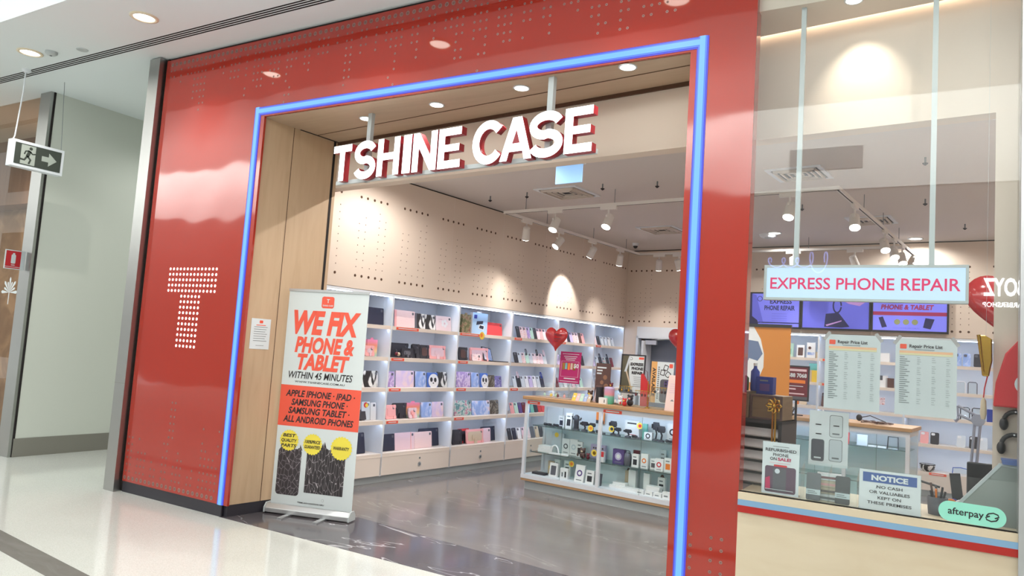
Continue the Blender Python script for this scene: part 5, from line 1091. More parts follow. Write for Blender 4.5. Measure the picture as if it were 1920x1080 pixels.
def scr_c(q, w, h):
    px(q, 'WE FIX', .47*w, .80*h, .15*h, M_SCRR, .38*w, .04, .002, 'c', .15); px(q, 'PHONE & TABLET', .47*w, .59*h, .13*h, M_SCRR, .72*w, .04, .002, 'c', .15)
    q.rect(0, w, .42*h, .52*h, O0, XU, ZU, M_SCRR, .001)
    for k in range(3): q.flat(ngon((.34+.12*k)*w, .24*h, .042*w, 18), O0, XU, ZU, M_SCRY, .002)
    q.flat([(.08*w, .35*h), (.14*w, .38*h), (.2*w, .1*h), (.13*w, .07*h)], O0, XU, ZU, M_SCRD, .002); q.flat([(.72*w, .36*h), (.84*w, .33*h), (.79*w, .06*h), (.69*w, .1*h)], O0, XU, ZU, M_SCRD, .002)
    px(q, 'WWW.TSHINECASE.COM.AU', .46*w, .06*h, .03*h, M_SCR2, .36*w, .01)
for k, (x0, x1, fn, lb) in enumerate(((3.10, 3.94, scr_a, 'wall screen showing EXPRESS PHONE REPAIR, leftmost on the back wall'), (3.95, 4.885, scr_b, 'wall screen showing a hand holding a ring stand, middle of the back wall'), (4.895, 5.83, scr_c, 'wall screen showing WE FIX PHONE & TABLET, right on the back wall'))):
    w = x1-x0; h = .50; t = itm('wall_screen', lb, 'screen', x0, BY-.05, 2.145)
    fsub(t, 'bezel', lambda q: (q.box(0, w, 0, .045, 0, .025, M_BLACK), q.box(0, w, 0, .045, h+.02, h+.04, M_BLACK), q.box(0, .02, 0, .045, .025, h+.02, M_BLACK), q.box(w-.02, w, 0, .045, .025, h+.02, M_BLACK)))
    q = MB(); q.box(0, w-.04, 0, .03, 0, h-.005, M_SCR); fn(q, w-.04, h-.005); q.build('display', t, (.02, .01, .025))
# ================================================================== CEILING FITTINGS OF THE SHOP
CZ_ = 3.39
def diffuser(label, x, y, s):
    t = itm('air_diffuser', label, 'air vent', x, y, CZ_)
    fsub(t, 'frame', lambda q: [q.box(*b, -.012, 0, M_WHITE) for b in ((-s/2, s/2, -s/2, -s/2+.04), (-s/2, s/2, s/2-.04, s/2), (-s/2, -s/2+.04, -s/2+.04, s/2-.04), (s/2-.04, s/2, -s/2+.04, s/2-.04))])
    fsub(t, 'duct', lambda q: q.box(-s/2+.04, s/2-.04, -s/2+.04, s/2-.04, -.003, 0, M_INK))
    for k in range(4):
        r = s/2-.06-.05*k
        if r < .03: break
        fsub(t, 'louvre', lambda q: [q.box(*b, -.03+.005*k, -.008, M_SHELF) for b in ((-r, r, -r, -r+.012), (-r, r, r-.012, r), (-r, -r+.012, -r, r), (r-.012, r, -r, r))])
diffuser('square ceiling air diffuser below the bulkhead behind the sign', 2.50, 3.46, .56); diffuser('square ceiling air diffuser deeper in the shop near the pillar', 2.50, 5.96, .56); diffuser('square ceiling air diffuser seen through the shop window', 5.05, 3.52, .5); diffuser('square ceiling air diffuser among the right hand spotlights', 5.2, 6.0, .5)
t_ = itm('exit_sign', 'pale blue glowing exit panel hanging from the ceiling above the air diffuser', 'exit sign', 3.46, 2.0, 3.09)
fsub(t_, 'light_panel', lambda q: q.box(-.14, .14, -.008, .008, 0, .165, mat('exit_panel_glow', (150, 196, 246), .3, emit=.5, ecol=(150, 196, 246)))); fsub(t_, 'housing', lambda q: q.box(-.16, .16, -.03, .03, .165, .30, M_WHITE), .006)
t_ = itm('exit_light_cap', 'round white fire alarm above the front track', 'alarm', 3.75, 6.7, CZ_); fsub(t_, 'cap', lambda q: q.lathe([(.12, 0), (.11, -.03), (.08, -.045)], M_WHITE, 20)); fsub(t_, 'ring', lambda q: q.lathe([(.05, -.045), (.04, -.055)], M_GREYM, 16))
for k, (x, y) in enumerate(((3.68, 3.34), (1.49, 3.32), (3.09, 3.24), (2.05, 3.30), (6.11, 6.53), (4.7, 4.9), (3.2, 5.2), (5.9, 5.0), (6.12, 3.35), (4.75, 2.6))):
    t = itm('sprinkler', 'small dark ceiling sprinkler, %s of the ten hanging in the shop, counted from the entrance' % ORD[k], 'sprinkler', x, y, CZ_, 0, 'ceiling sprinklers')
    fsub(t, 'pipe', lambda q: q.cyl((0, 0, 0), (0, 0, -.05), .008, None, M_INKG, 8)); fsub(t, 'deflector', lambda q: q.lathe([(.022, -.05), (.022, -.055), (.006, -.07)], M_INK, 12))
# lighting track: a suspended rectangle
M_TRK = mat('track_white', (232, 228, 224), rough=.5)
TZ = 3.2; TX0, TX1, TY0, TY1 = 1.6, 5.4, 3.5, 7.05
t = itm('light_track', 'suspended white lighting track forming a rectangle under the shop ceiling', 'light track', 0, 0, 0)
for b in ((TX0-.02, TX1+.02, TY0-.018, TY0+.018), (TX0-.02, TX1+.02, TY1-.018, TY1+.018), (TX0-.018, TX0+.018, TY0, TY1), (TX1-.018, TX1+.018, TY0, TY1+.9)): fsub(t, 'rail', lambda q: (q.box(*b, TZ, TZ+.034, M_TRK), q.box(b[0]+.012, b[1]-.012, b[2]+.012, b[3]-.012, TZ-.0015, TZ, M_BLACKG)))
for x, y in ((1.9, TY0), (3.1, TY0), (4.4, TY0), (TX0, 4.4), (TX0, 5.6), (TX0, 6.6), (2.6, TY1), (4.2, TY1), (TX1, 4.6), (TX1, 5.6), (TX1, 6.6)): fsub(t, 'suspension_wire', lambda q: q.cyl((x, y, TZ+.03), (x, y, CZ_), .004, None, M_INKG, 6))
def track_spot(label, x, y, target, power, angle=1.25, grp=None, blend=.35):
    t = itm('track_spotlight', label, 'spotlight', x, y, TZ)
    tx, ty, tz = target; d = Vector((tx-x, ty-y, tz-(TZ-.17))).normalized(); p = Vector((0, 0, -.17))
    alongx = abs(y-TY0) < .01 or abs(y-TY1) < .01
    fsub(t, 'track_adapter', lambda q: q.box(*((-.1, .1, -.016, .016) if alongx else (-.016, .016, -.1, .1)), -.035, 0, M_TRK))
    fsub(t, 'yoke', lambda q: (q.cyl((0, 0, -.035), (0, 0, -.10), .01, None, M_TRK), q.box(-.008, .008, -.05, .05, -.12, -.1, M_TRK)))
    fsub(t, 'housing', lambda q: (q.cyl(p-d*.08, p+d*.075, .046, .052, M_TRK, 18), q.cyl(p-d*.095, p-d*.08, .03, .046, M_TRK, 18)))
    fsub(t, 'lens', lambda q: q.cyl(p+d*.0755, p+d*.079, .047, None, M_LAMPW, 18))
    loc = Vector(P(x, y, TZ)) + Matrix.Rotation(TH, 3, 'Z') @ (p+d*.10)
    spot('spotlight_lamp', loc, P(*target), power, angle, (1, .94, .86), blend)
    return t
PW = 78
track_spot('lit track spotlight, left of two on the front track below the air diffuser', 2.33, TY0, (2.2, 1.9, 0), PW)
track_spot('lit track spotlight, right of two on the front track before the pillar', 3.03, TY0, (2.9, 1.8, 0), PW)
track_spot('lit track spotlight on the front track seen left in the shop window', 4.98, TY0, (4.9, 1.9, 0), PW)
for k, (y, tgt) in enumerate(((3.95, (1.03, 4.6, 1.5)), (4.70, (1.03, 3.4, 1.4)), (5.58, (1.03, 5.75, 2.25)), (6.42, (1.03, 7.0, 1.2)))):
    track_spot('white track spotlight turned to the left wall, %s from the front on the left track' % ORD[k], TX0, y, tgt, PW*(1.0 if k == 2 else .75), 1.05 if k == 2 else 1.15, None, .45 if k == 2 else 1.0)
for k, (y, tgt) in enumerate(((4.2, (5.9, 2.6, 0.4)), (5.72, (6.2, 4.0, .2)), (6.3, (6.2, 4.6, .2)), (6.85, (6.2, 5.2, .2)), (7.75, (6.2, 6.2, .2)))):
    track_spot('lit track spotlight, %s from the front on the right hand track' % ORD[k], TX1, y, tgt, PW*.8)
for k, (x, tgt) in enumerate(((1.95, (1.6, 7.75, 1.3)), (2.28, (2.6, 7.75, 1.3)), (4.0, (4.0, 7.75, 1.4)), (4.8, (5.4, 7.75, 1.2)))):
    track_spot('white track spotlight turned to the back wall, %s from the left on the rear track' % ORD[k], x, TY1, tgt, PW*.6, 1.2, None, 1.0)
t_ = itm('camera_dome', 'small dark security camera in the rear ceiling corner', 'camera', 1.55, 7.0, CZ_)
fsub(t_, 'mount', lambda q: q.lathe([(.05, 0), (.05, -.03), (.04, -.045)], M_WHITE, 16)); fsub(t_, 'dome', lambda q: q.ball((0, 0, -.05), .036, M_BLACK))
# wall washer in the window bay that throws the pool of light on the bulkhead
t_ = thing('downlight', 'flush round spotlight in the window bay ceiling lighting the wall above the window', 'ceiling light', (6.15, .105, 3.645))
fsub(t_, 'trim_ring', lambda q: q.lathe([(.05, 0), (.05, -.004), (.042, -.005), (.04, -.002)], M_WHITE, 20)); fsub(t_, 'lens', lambda q: q.flat(ngon(0, 0, .041, 20)[::-1], (0, 0, -.003), XU, (0, -1, 0), M_DOWN, .0008))
spot('window_bay_lamp', (6.15, .105, 3.63), P(6.10, 1.05, 3.20), 17, 1.25, (1, .93, .78), .9, None, .012)
# recessed shop downlights; those out of view are added to lift the interior
for k, (x, y) in enumerate(((1.75, 1.75), (2.9, 1.75), (4.2, 1.75), (5.6, 1.9), (6.7, 2.4), (6.75, 4.6), (3.87, 6.6), (5.46, 7.45), (6.8, 6.6))):
    t = itm('downlight', 'round recessed ceiling downlight inside the shop, %s' % ('added unseen, first behind the sign from the left', 'added unseen, second behind the sign', 'added unseen, third behind the sign', 'added unseen, fourth, behind the red pillar', 'added unseen at the right behind the pier', 'added unseen, right hand side midway', 'in front of the rear track', 'above the right screens', 'added unseen in the rear right corner')[k], 'ceiling light', x, y, CZ_, 0, 'shop ceiling downlights')
    fsub(t, 'trim_ring', lambda q: q.lathe([(.095, 0), (.095, -.006), (.078, -.008), (.076, -.002)], M_WHITE, 22)); fsub(t, 'lens', lambda q: q.flat(ngon(0, 0, .076, 22)[::-1], (0, 0, -.003), XU, (0, -1, 0), M_DOWN, .0008))
    spot('downlight_lamp', P(x, y, CZ_-.014), P(x, y, 0), 74 if k == 0 else 52, math.radians(165), (1, .955, .9), .6, None, .012)
# ================================================================== SHOP WINDOW DISPLAY
WT = 'in the shop window'
t = thing('repair_sign', 'hanging lightbox sign EXPRESS PHONE REPAIR in the shop window', 'sign', (6.222, .08, 1.938))
sub(t, 'housing', lambda q: (q.box(-.5, .5, 0, .05, -.002, .012, M_GREYM), q.box(-.5, .5, 0, .05, .182, .196, M_GREYM), q.box(-.5, -.486, 0, .05, .012, .182, M_GREYM), q.box(.486, .5, 0, .05, .012, .182, M_GREYM), q.box(-.486, .486, .03, .048, .012, .182, M_GREYM)))
M_LBOX = mat('lightbox_face', (120, 140, 156), .4, emit=.78, ecol=(206, 232, 252))
sub(t, 'light_face', lambda q: (q.box(-.486, .486, .006, .03, .012, .182, M_LBOX), q.text('EXPRESS PHONE REPAIR', 0, .062, .066, (0, .006, 0), XU, ZU, mat('sign_crimson', (206, 40, 96), .5, emit=.35), width=.93, off=.012, lift=.002)))
for x in (-.333, .334): sub(t, 'hanging_rod', lambda q: q.box(x-.013, x+.013, .012, .036, .196, 1.74, M_GREYM))
def price_list(label, x0, x1, z0, z1, dup, n):
    w, h = x1-x0, z1-z0; t = thing('price_list', label, 'price list', (x0, .0135, z0))
    def sh(q):
        q.box(0, w, 0, .0008, 0, h, mat('price_sheet', (206, 213, 216), rough=.7)); o = (0, 0, 0)
        q.flat(rrect(.02, .05, h-.052, h-.028, .003), o, XU, ZU, M_CORAL); q.text('Repair Price List', w*.5, h-.045, .017, o, XU, ZU, M_INK, width=w*.54, off=.02); q.rect(w*.32, w*.64, h-.056, h-.053, o, XU, ZU, M_INKG)
        q.rect(.018, w-.018, h-.073, h-.061, o, XU, ZU, mat('price_head_a', (236, 186, 150), .6)); q.rect(.018, w-.018, h-.083, h-.073, o, XU, ZU, mat('price_head_b', (222, 214, 176), .6))
        for k in range(n):
            z = h-.096-.0105*k; q.rect(.02, .02+.022+.006*((k*7) % 5), z, z+.0035, o, XU, ZU, M_INKG); 
            for c in (.36, .60, .83):
                if (k*3+int(c*10)) % 5: q.rect(w*c, w*c+.012+.003*(k % 3), z, z+.003, o, XU, ZU, mat('print_light', (168, 176, 180), .6))
            q.rect(.018, w-.018, z-.003, z-.0025, o, XU, ZU, mat('rule_line', (200, 206, 208), .6))
    sub(t, 'sheet', sh)
    for sx in (0, 1):
        x = sx*w; sg_ = -1 if sx else 1
        sub(t, 'tape', lambda q: q.prism([(x-.014*sg_, h-.024), (x+.0*sg_, h-.034), (x+.03*sg_, h+.008), (x+.016*sg_, h+.018)], 'y', -.0012, -.0006, mat('tape_grey', (176, 172, 172), .4)))
    return t
price_list('white Repair Price List sheet taped to the window, left of two', 6.068, 6.335, 1.358, 1.750, 0, 24)
price_list('white Repair Price List sheet taped to the window, right of two', 6.404, 6.676, 1.358, 1.745, 1, 23)
SZ = .855
def holder(label, x0, x1, z0, z1, y, name, cat, fn, m=M_PAPER):
    w, h = x1-x0, z1-z0; t = thing(name, label, cat, (x0, y, z0))
    sub(t, 'printed_sheet', lambda q: (q.box(0, w, 0, .002, 0, h, m), fn(q, w, h))); sub(t, 'acrylic_holder', lambda q: (q.box(-.004, w+.004, .0025, .006, 0, h+.004, M_ACRYL), q.box(-.004, w+.004, .0025, .07, -0.0, .003, M_ACRYL)))
    return t
M_RASP = mat('raspberry', (190, 40, 90), .5)
def art_ref(q, w, h):
    for k, (s, ww) in enumerate((('REFURBISHED', .84), ('PHONE', .42))): px(q, s, w*.5, h*(.825-.09*k), h*.058, M_INK, w*ww, .012)
    px(q, 'ON', w*.30, h*.655, h*.058, M_INK, w*.18, .02); px(q, 'SALE!', w*.60, h*.655, h*.058, M_RASP, w*.36, .04)
    q.rect(w*.2, w*.76, h*.60, h*.615, O0, XU, ZU, pm('rose')); q.flat(rrect(w*.32, w*.68, h*.535, h*.572, .004), O0, XU, ZU, mat('badge_red', (206, 48, 56), .5)); q.rect(w*.28, w*.72, h*.915, h*.925, O0, XU, ZU, M_INKG)
    q.flat(rrect(w*.08, w*.92, h*.04, h*.54, .012), O0, XU, ZU, mat('plum_print', (96, 74, 92), .5), .001); q.rect(w*.30, w*.66, h*.07, h*.5, O0, XU, ZU, pm('grey'), .002)
    q.flat(ngon(w*.42, h*.45, w*.07, 14), O0, XU, ZU, pm('clear'), .003); q.flat([(w*.1, h*.3), (w*.22, h*.34), (w*.24, h*.1), (w*.1, h*.08)], O0, XU, ZU, M_RASP, .003); q.rect(w*.1, w*.86, h*.09, h*.10, O0, XU, ZU, M_PAPER, .004)
holder('white REFURBISHED PHONE ON SALE card on the window sill by the red pillar', 5.757, 5.950, SZ+.006, 1.143, .05, 'sale_card', 'sign', art_ref)
def art_not(q, w, h):
    q.rect(w*.06, w*.94, h*.70, h*.94, O0, XU, ZU, mat('notice_blue', (70, 98, 160), .5)); px(q, 'NOTICE', w*.5, h*.755, h*.13, M_PAPER, w*.60, .045)
    for k, (s, ww) in enumerate((('NO CASH', .42), ('OR VALUABLES', .66), ('KEPT ON', .38), ('THESE PREMISES', .72))): px(q, s, w*.5, h*(.56-.135*k), h*.075, M_INK, w*ww, .012)
holder('white NOTICE sign NO CASH OR VALUABLES KEPT ON THESE PREMISES on the sill', 6.249, 6.529, SZ+.004, 1.060, .035, 'notice_sign', 'sign', art_not)
def art_phones(q, w, h):
    for a, b, m, tx in ((.06, .08, pm('grey'), 1), (.52, .10, mat('phone_mist', (196, 206, 212), .5), 0), (.52, .54, mat('phone_fog', (204, 212, 216), .5), 0)):
        q.flat(rrect(w*a, w*(a+.34), h*b, h*(b+.40), .012), O0, XU, ZU, M_INKG, .001); q.flat(rrect(w*(a+.012), w*(a+.328), h*(b+.008), h*(b+.392), .011), O0, XU, ZU, m, .002)
        q.rect(w*(a+.08), w*(a+.26), h*(b+.05), h*(b+.075), O0, XU, ZU, M_PAPER if tx else M_INKG, .003)
    for x, z in ((.16, .74), (.17, .57), (.62, .74)): q.rect(w*x, w*(x+.15), h*z, h*(z+.018), O0, XU, ZU, M_INK, .0035)
t = holder('white card with outlines of four phones standing behind the clear bins in the window', 5.966, 6.168, 1.024, 1.327, .25, 'phone_card', 'sign', art_phones)
sub(t, 'stand', lambda q: (q.box(.08, .12, .01, .03, SZ-1.024, .1, M_ACRYL), q.box(.04, .16, -.02, .06, SZ-1.024, SZ-1.024+.005, M_ACRYL)))
# clear bins with boxed phones
t = thing('clear_bin', 'clear acrylic bin of second hand phones on the sill left of the NOTICE sign', 'display bin', (5.955, .05, SZ))
w_ = .282
sub(t, 'front_wall', lambda q: q.box(0, w_, 0, .003, 0, .15, M_ACRYL)); sub(t, 'back_wall', lambda q: q.box(0, w_, .14, .143, 0, .19, M_ACRYL))
for x in (0, .14, w_-.003): sub(t, 'divider', lambda q: q.prism([(.003, 0), (.14, 0), (.14, .19), (.003, .15)], 'x', x, x+.003, M_ACRYL))
for k, (x, c) in enumerate(((6.02, 'grey'), (6.165, 'black'))):
    tt = thing('used_phone', ('grey phone with white price label in the left half of the clear bin', 'black phone with white price label in the right half of the clear bin')[k], 'phone', (x, .075, SZ+.001))
    sub(tt, 'body', lambda q: (q.push(RX(-.12)), q.prism(rrect(-.036, .036, 0, .145, .01), 'y', 0, .009, pm(c)))); sub(tt, 'price_label', lambda q: (q.push(RX(-.12)), q.box(-.036, .036, -.0015, 0, .03, .058, M_PAPER), q.rect(-.028, .01, .046, .05, (0, -.0015, 0), XU, ZU, M_INKG), q.rect(-.028, .02, .037, .041, (0, -.0015, 0), XU, ZU, M_INKG)))
for k in range(4):
    tt = thing('boxed_phone', 'flat pale phone box, %s up in the stack inside the clear bin' % ORD[k], 'box', (6.09, .15, SZ+.002+.036*k), .04*k)
    sub(tt, 'carton', lambda q: q.box(-.06, .06, -.03, .03, 0, .034, pm(('white', 'beige', 'beige', 'white')[k]))); sub(tt, 'edge_print', lambda q: q.box(-.05, .05, -.031, -.03, .008, .02, pm(('grey', 'brown', 'pink', 'maroon')[k])))
# afterpay decal
def decal(q):
    m = mat('mint_decal', (150, 226, 206), .5); q.prism([(x, z) for x, z in rrect(0, .278, 0, .096, .048, 10)], 'y', -.0015, 0, m)
    q.text('afterpay', .04, .036, .033, (0, -.0015, 0), XU, ZU, M_INK, width=.148, off=.014, al='l', lift=.001)
    for s in (1, -1):
        c = (.222, .048); pts = [(c[0]+s*a, c[1]+s*b) for a, b in ((-.024, .002), (-.016, .014), (.004, .020), (.022, .014), (.026, .004), (.010, -.004))]
        q.flat(stroke(pts, .006), (0, -.0015, 0), XU, ZU, M_INK, .001)
q = MB(); decal(q); tag(q.build('payment_decal', None, (6.606, -.0005, .868), 0, 0, (0, .012, 0)), 'mint green rounded payment decal stuck low on the window glass', 'decal')
# grey desk screen, monitor, arm lamp, cup of tools, gold charm, desk things at the right end
t = thing('desk_partition', 'grey felt desk partition with pale trim at the right end of the sill', 'partition', (6.62, .13, SZ))
pp_ = [(0, 0), (.33, 0), (.33, .29), (.245, .295), (.07, .075), (0, .01)]
sub(t, 'panel', lambda q: q.prism(pp_, 'y', 0, .02, mat('felt_grey', (150, 156, 152), .9)))
sub(t, 'trim', lambda q: q.prism(stroke([(.0, .012), (.07, .078), (.245, .297), (.33, .292)], .014), 'y', -.003, .023, M_GREYM))
t = thing('monitor', 'dark monitor seen from behind the grey desk partition', 'monitor', (6.82, .36, SZ))
sub(t, 'screen', lambda q: q.box(-.09, .12, 0, .03, .06, .272, M_BLACK), .006); sub(t, 'stand', lambda q: (q.box(-.02, .02, .01, .03, .01, .1, M_BLACK), q.box(-.07, .07, -.04, .07, 0, .01, M_BLACK)))
t = thing('side_panel_screen', 'narrow dark device leaning left of the monitor on the sill', 'device', (6.705, .36, SZ))
sub(t, 'body', lambda q: (q.push(RY(-.12)), q.box(-.03, .02, 0, .02, 0.005, .205, M_BLACK))); sub(t, 'foot', lambda q: q.box(-.05, .03, -.03, .05, 0, .006, M_BLACK))
M_LAMPG = mat('lamp_lilac_grey', (166, 168, 186), rough=.35, metal=.3)
t = thing('arm_lamp', 'lilac grey folding desk lamp arm behind the monitor in the window', 'lamp', (6.745, .5, SZ))
J = (.036, 0, .487)
sub(t, 'lower_arm', lambda q: (q.tube([(-.008, 0, .02), (J[0]-.014, 0, J[2])], .007, M_LAMPG), q.tube([(.016, 0, .02), (J[0]+.012, 0, J[2])], .007, M_LAMPG)))
sub(t, 'joint', lambda q: q.cyl((J[0], -.018, J[2]), (J[0], .012, J[2]), .032, None, M_LAMPG, 20))
sub(t, 'upper_arm', lambda q: (q.tube([(J[0]+.0, 0, J[2]+.02), (-.06, 0, .556)], .007, M_LAMPG), q.tube([(J[0]-.012, 0, J[2]-.012), (-.056, 0, .51)], .007, M_LAMPG), q.tube([(-.06, 0, .556), (-.056, 0, .48)], .005, M_LAMPG)))
sub(t, 'lamp_head', lambda q: q.cyl((-.075, 0, .475), (-.055, 0, .492), .016, .01, M_LAMPG, 12)); sub(t, 'base', lambda q: q.lathe([(.06, 0), (.06, .012), (.02, .022)], M_LAMPG, 18))
t = thing('tool_cup', 'grey cup of dark tools on the sill right of the NOTICE sign', 'cup', (6.60, .22, SZ))
sub(t, 'cup', lambda q: q.lathe([(.042, 0), (.048, .09), (.044, .09), (.04, .01)], pm('grey'), 18))
for k in range(7):
    a = k*.9; sub(t, 'tool', lambda q: q.tube([(.012*math.cos(a), .012*math.sin(a), .02), (.035*math.cos(a), .03*math.sin(a), .12+.012*(k % 4))], .0055, pm(('black', 'black', 'grey', 'brown', 'black', 'orange', 'black')[k]), 6))
for k, (x, y, c, lb) in enumerate(((6.66, .26, 'orange', 'orange round toy on the sill beside the tool cup'), (6.672, .31, 'deepblue', 'dark blue spool behind the orange toy on the sill'), (6.705, .27, 'white', 'white round spool right of the orange toy on the sill'))):
    tt = thing('spool', lb, 'spool', (x, y, SZ)); sub(tt, 'hub', lambda q: q.cyl((0, -.015, .05), (0, .015, .05), .028+.004*(k != 1), None, pm(c), 18)); sub(tt, 'stand', lambda q: q.box(-.02, .02, -.02, .02, 0, .03, pm('grey')))
t = thing('pen_tray', 'long dark pen lying on the sill behind the NOTICE sign', 'pen', (6.55, .30, SZ)); sub(t, 'barrel', lambda q: q.tube([(-.08, 0, .16), (.06, 0, .13)], .006, pm('black'))); sub(t, 'rest', lambda q: (q.box(-.06, -.05, -.01, .01, 0, .155, M_ACRYL), q.box(.04, .05, -.01, .01, 0, .135, M_ACRYL)))
M_GOLD = mat('gold_foil', (206, 160, 70), rough=.18, metal=1.0)
t = thing('gold_charm', 'glossy gold lucky charm with tassel hanging at the right of the window', 'charm', (6.80, .25, 1.79))
sub(t, 'body', lambda q: q.prism([(-.035, 0), (.0, -.002), (.03, -.02), (.032, -.13), (.018, -.212), (-.012, -.21), (-.022, -.1)], 'y', -.02, .02, M_GOLD), .006)
sub(t, 'bar', lambda q: q.cyl((-.03, -.026, .0), (-.008, -.026, -.19), .009, .006, M_GOLD, 10))
sub(t, 'cord', lambda q: q.tube([(.012, 0, -.21), (.0, .0, -.27), (-.004, 0, -.32)], .003, pm('red'), 6)); sub(t, 'tassel', lambda q: q.lathe([(.003, -.32), (.012, -.335), (.015, -.40), (.009, -.43)][::-1], pm('beige'), 12, (-.004, 0, 0)))
sub(t, 'hook', lambda q: q.tube([(0, 0, .0), (.004, .0, .02), (.008, 0, 1.86)], .0006, M_GREYM, 5))
# behind the window by the pillar: orange poster stand, dark slatted rack with wooden boxes, bus pass card
t = itm('hanging_poster', 'orange poster with a blue hand photo standing by the red pillar behind the window', 'poster', 5.05, 2.6, 0)
sub(t, 'printed_sheet', lambda q: (q.box(-.28, .24, 0, .004, .9, 1.88, mat('poster_orange', (214, 136, 58), .6)),
    q.flat([(-.28, 1.88), (-.06, 1.88), (.0, 1.78), (.03, 1.66), (.03, 1.55), (-.02, 1.42), (-.28, 1.42)], O0, XU, ZU, pm('white'), .001),
    q.flat([(-.28, 1.74), (-.18, 1.78), (-.02, 1.76), (.02, 1.66), (-.02, 1.6), (-.09, 1.62), (-.14, 1.48), (-.19, 1.47), (-.17, 1.66), (-.21, 1.66), (-.25, 1.46), (-.28, 1.46)], O0, XU, ZU, mat('hand_blue', (110, 126, 160), .5), .002),
    q.rect(.08, .20, 1.2, 1.22, O0, XU, ZU, M_PAPER), q.flat([(.06, 1.06), (.075, 1.06), (.16, 1.2), (.145, 1.2)], O0, XU, ZU, M_PAPER), q.flat([(.12, 1.06), (.135, 1.06), (.22, 1.2), (.205, 1.2)], O0, XU, ZU, M_PAPER)))
sub(t, 'top_rail', lambda q: q.box(-.285, .245, -.01, .012, 1.88, 1.905, M_BLACK)); sub(t, 'pole', lambda q: q.cyl((0, .04, .03), (0, .02, 1.88), .01, None, M_ALU)); sub(t, 'base', lambda q: q.box(-.26, .22, -.06, .08, 0, .04, M_ALU))
t = itm('slatted_rack', 'dark slatted rack behind the window beside the red pillar', 'rack', 5.40, .93, 0)
M_RACK = mat('rack_dark', (58, 54, 58), rough=.5)
sub(t, 'frame', lambda q: (q.box(-.02, .0, 0, .3, 0, 1.24, M_RACK), q.box(.32, .34, 0, .3, 0, 1.24, M_RACK), q.box(0, .32, .28, .3, 0, 1.24, M_RACK), q.box(-.02, .34, 0, .3, 1.22, 1.24, M_RACK)))
for k in range(16): sub(t, 'slat', lambda q: (q.push(T(0, 0, .12+.068*k) @ RX(.9)), q.box(0, .32, -.0, .055, 0, .012, mat('slat_grey', (206, 200, 200), .35))))
for k, (x0, x1, h, m, lb) in enumerate(((5.385, 5.535, .16, 'brown_box_a', 'brown wooden box with white notes on top of the slatted rack'), (5.545, 5.735, .145, 'brown_box_b', 'brown framed wooden box right of the noted one on the slatted rack'))):
    tt = itm('wooden_box', lb, 'box', x0, .95, 1.241); mm = noise_mat('walnut_box', [(0, (104, 80, 56)), (.5, (132, 106, 78)), (1, (150, 124, 94))], (1, 1, 5), 5, 4, .5)
    sub(tt, 'carton', lambda q: q.box(0, x1-x0, 0, .2, 0, h, mm), .004)
    if k == 0: sub(tt, 'paper_note', lambda q: q.box(.05, .115, -.002, 0, .10, .14, M_PAPER)); sub(tt, 'paper_note', lambda q: q.box(.065, .11, -.002, 0, .04, .085, M_PAPER))
    else: sub(tt, 'front_frame', lambda q: [q.box(*b, pm('brown')) for b in ((0, x1-x0, -.008, 0, 0, .012), (0, x1-x0, -.008, 0, h-.012, h), (0, .012, -.008, 0, .012, h-.012), (x1-x0-.012, x1-x0, -.008, 0, .012, h-.012))])
t = itm('gold_bow', 'gold glittering bow ornament on the front of the slatted rack', 'ornament', 5.70, .91, 1.33)
sub(t, 'loops', lambda q: [q.tube([(0, 0, 0), (.035*math.cos(a-.3), -.012, .035*math.sin(a-.3)), (.045*math.cos(a), -.016, .045*math.sin(a)), (.035*math.cos(a+.3), -.012, .035*math.sin(a+.3)), (0, 0, 0)], .005, M_GOLD, 6) for a in [k*PI/4 for k in range(8)]]); sub(t, 'knot', lambda q: q.ball((0, -.012, 0), .014, M_GOLD)); sub(t, 'ribbon', lambda q: (q.box(.004, .014, -.006, -.002, -.42, 0, M_GOLD), q.box(-.012, -.002, -.006, -.002, -.30, 0, M_GOLD)))
for k, (x, z, w, h, c, lb) in enumerate(((5.38, 1.402, .05, .13, 'green_bottle', 'olive green bottle on the noted wooden box by the pillar'), (5.44, 1.402, .05, .11, 'dgreen', 'dark green bottle right of the olive one by the pillar'), (5.50, 1.402, .06, .17, 'deepblue', 'tall blue bottle on the wooden box by the pillar'))):
    tt = itm('spray_bottle', lb, 'bottle', x+.03, 1.06, z); mm = {'green_bottle': mat('olive', (120, 130, 60), .4), 'dgreen': mat('dgreen', (66, 96, 62), .4), 'deepblue': pm('deepblue')}[c]
    sub(tt, 'body', lambda q: q.lathe([(w*.42, 0), (w*.46, .02), (w*.44, h*.7), (w*.18, h*.82), (w*.16, h*.9)], mm, 16)); sub(tt, 'cap', lambda q: q.lathe([(w*.2, h*.9), (w*.2, h)], pm('white'), 12))
cbox('royal blue packet right of the bottles on the wooden boxes by the pillar', 5.60, 1.03, 1.388, .10, .105, .06, 'deepblue', pr_box('purple'))
t_ = poster('maroon card reading 3588 7068 on a black stand before the back wall', 4.83, 4.42, 1.24, .245, .34, 'number_card', 'sign', lambda q, w, h: (q.rect(-w*.42, w*.42, h*.86, h*.93, O0, XU, ZU, pm('rose')), px(q, '3588 7068', 0, h*.68, h*.12, M_PAPER, w*.86), px(q, '$35 $45', 0, h*.50, h*.1, pm('orange'), w*.8) if 0 else q.rect(-w*.38, w*.38, h*.50, h*.6, O0, XU, ZU, pm('orange')), q.rect(-w*.42, w*.3, h*.4, h*.42, O0, XU, ZU, M_PAPER), q.rect(-w*.42, w*.0, h*.3, h*.34, O0, XU, ZU, pm('rose')), q.rect(-w*.4, w*.35, h*.16, h*.2, O0, XU, ZU, pm('rose')), q.rect(-w/2, w/2, 0, h*.1, O0, XU, ZU, pm('grey'))), pm('maroon'), 'black', .02, False)
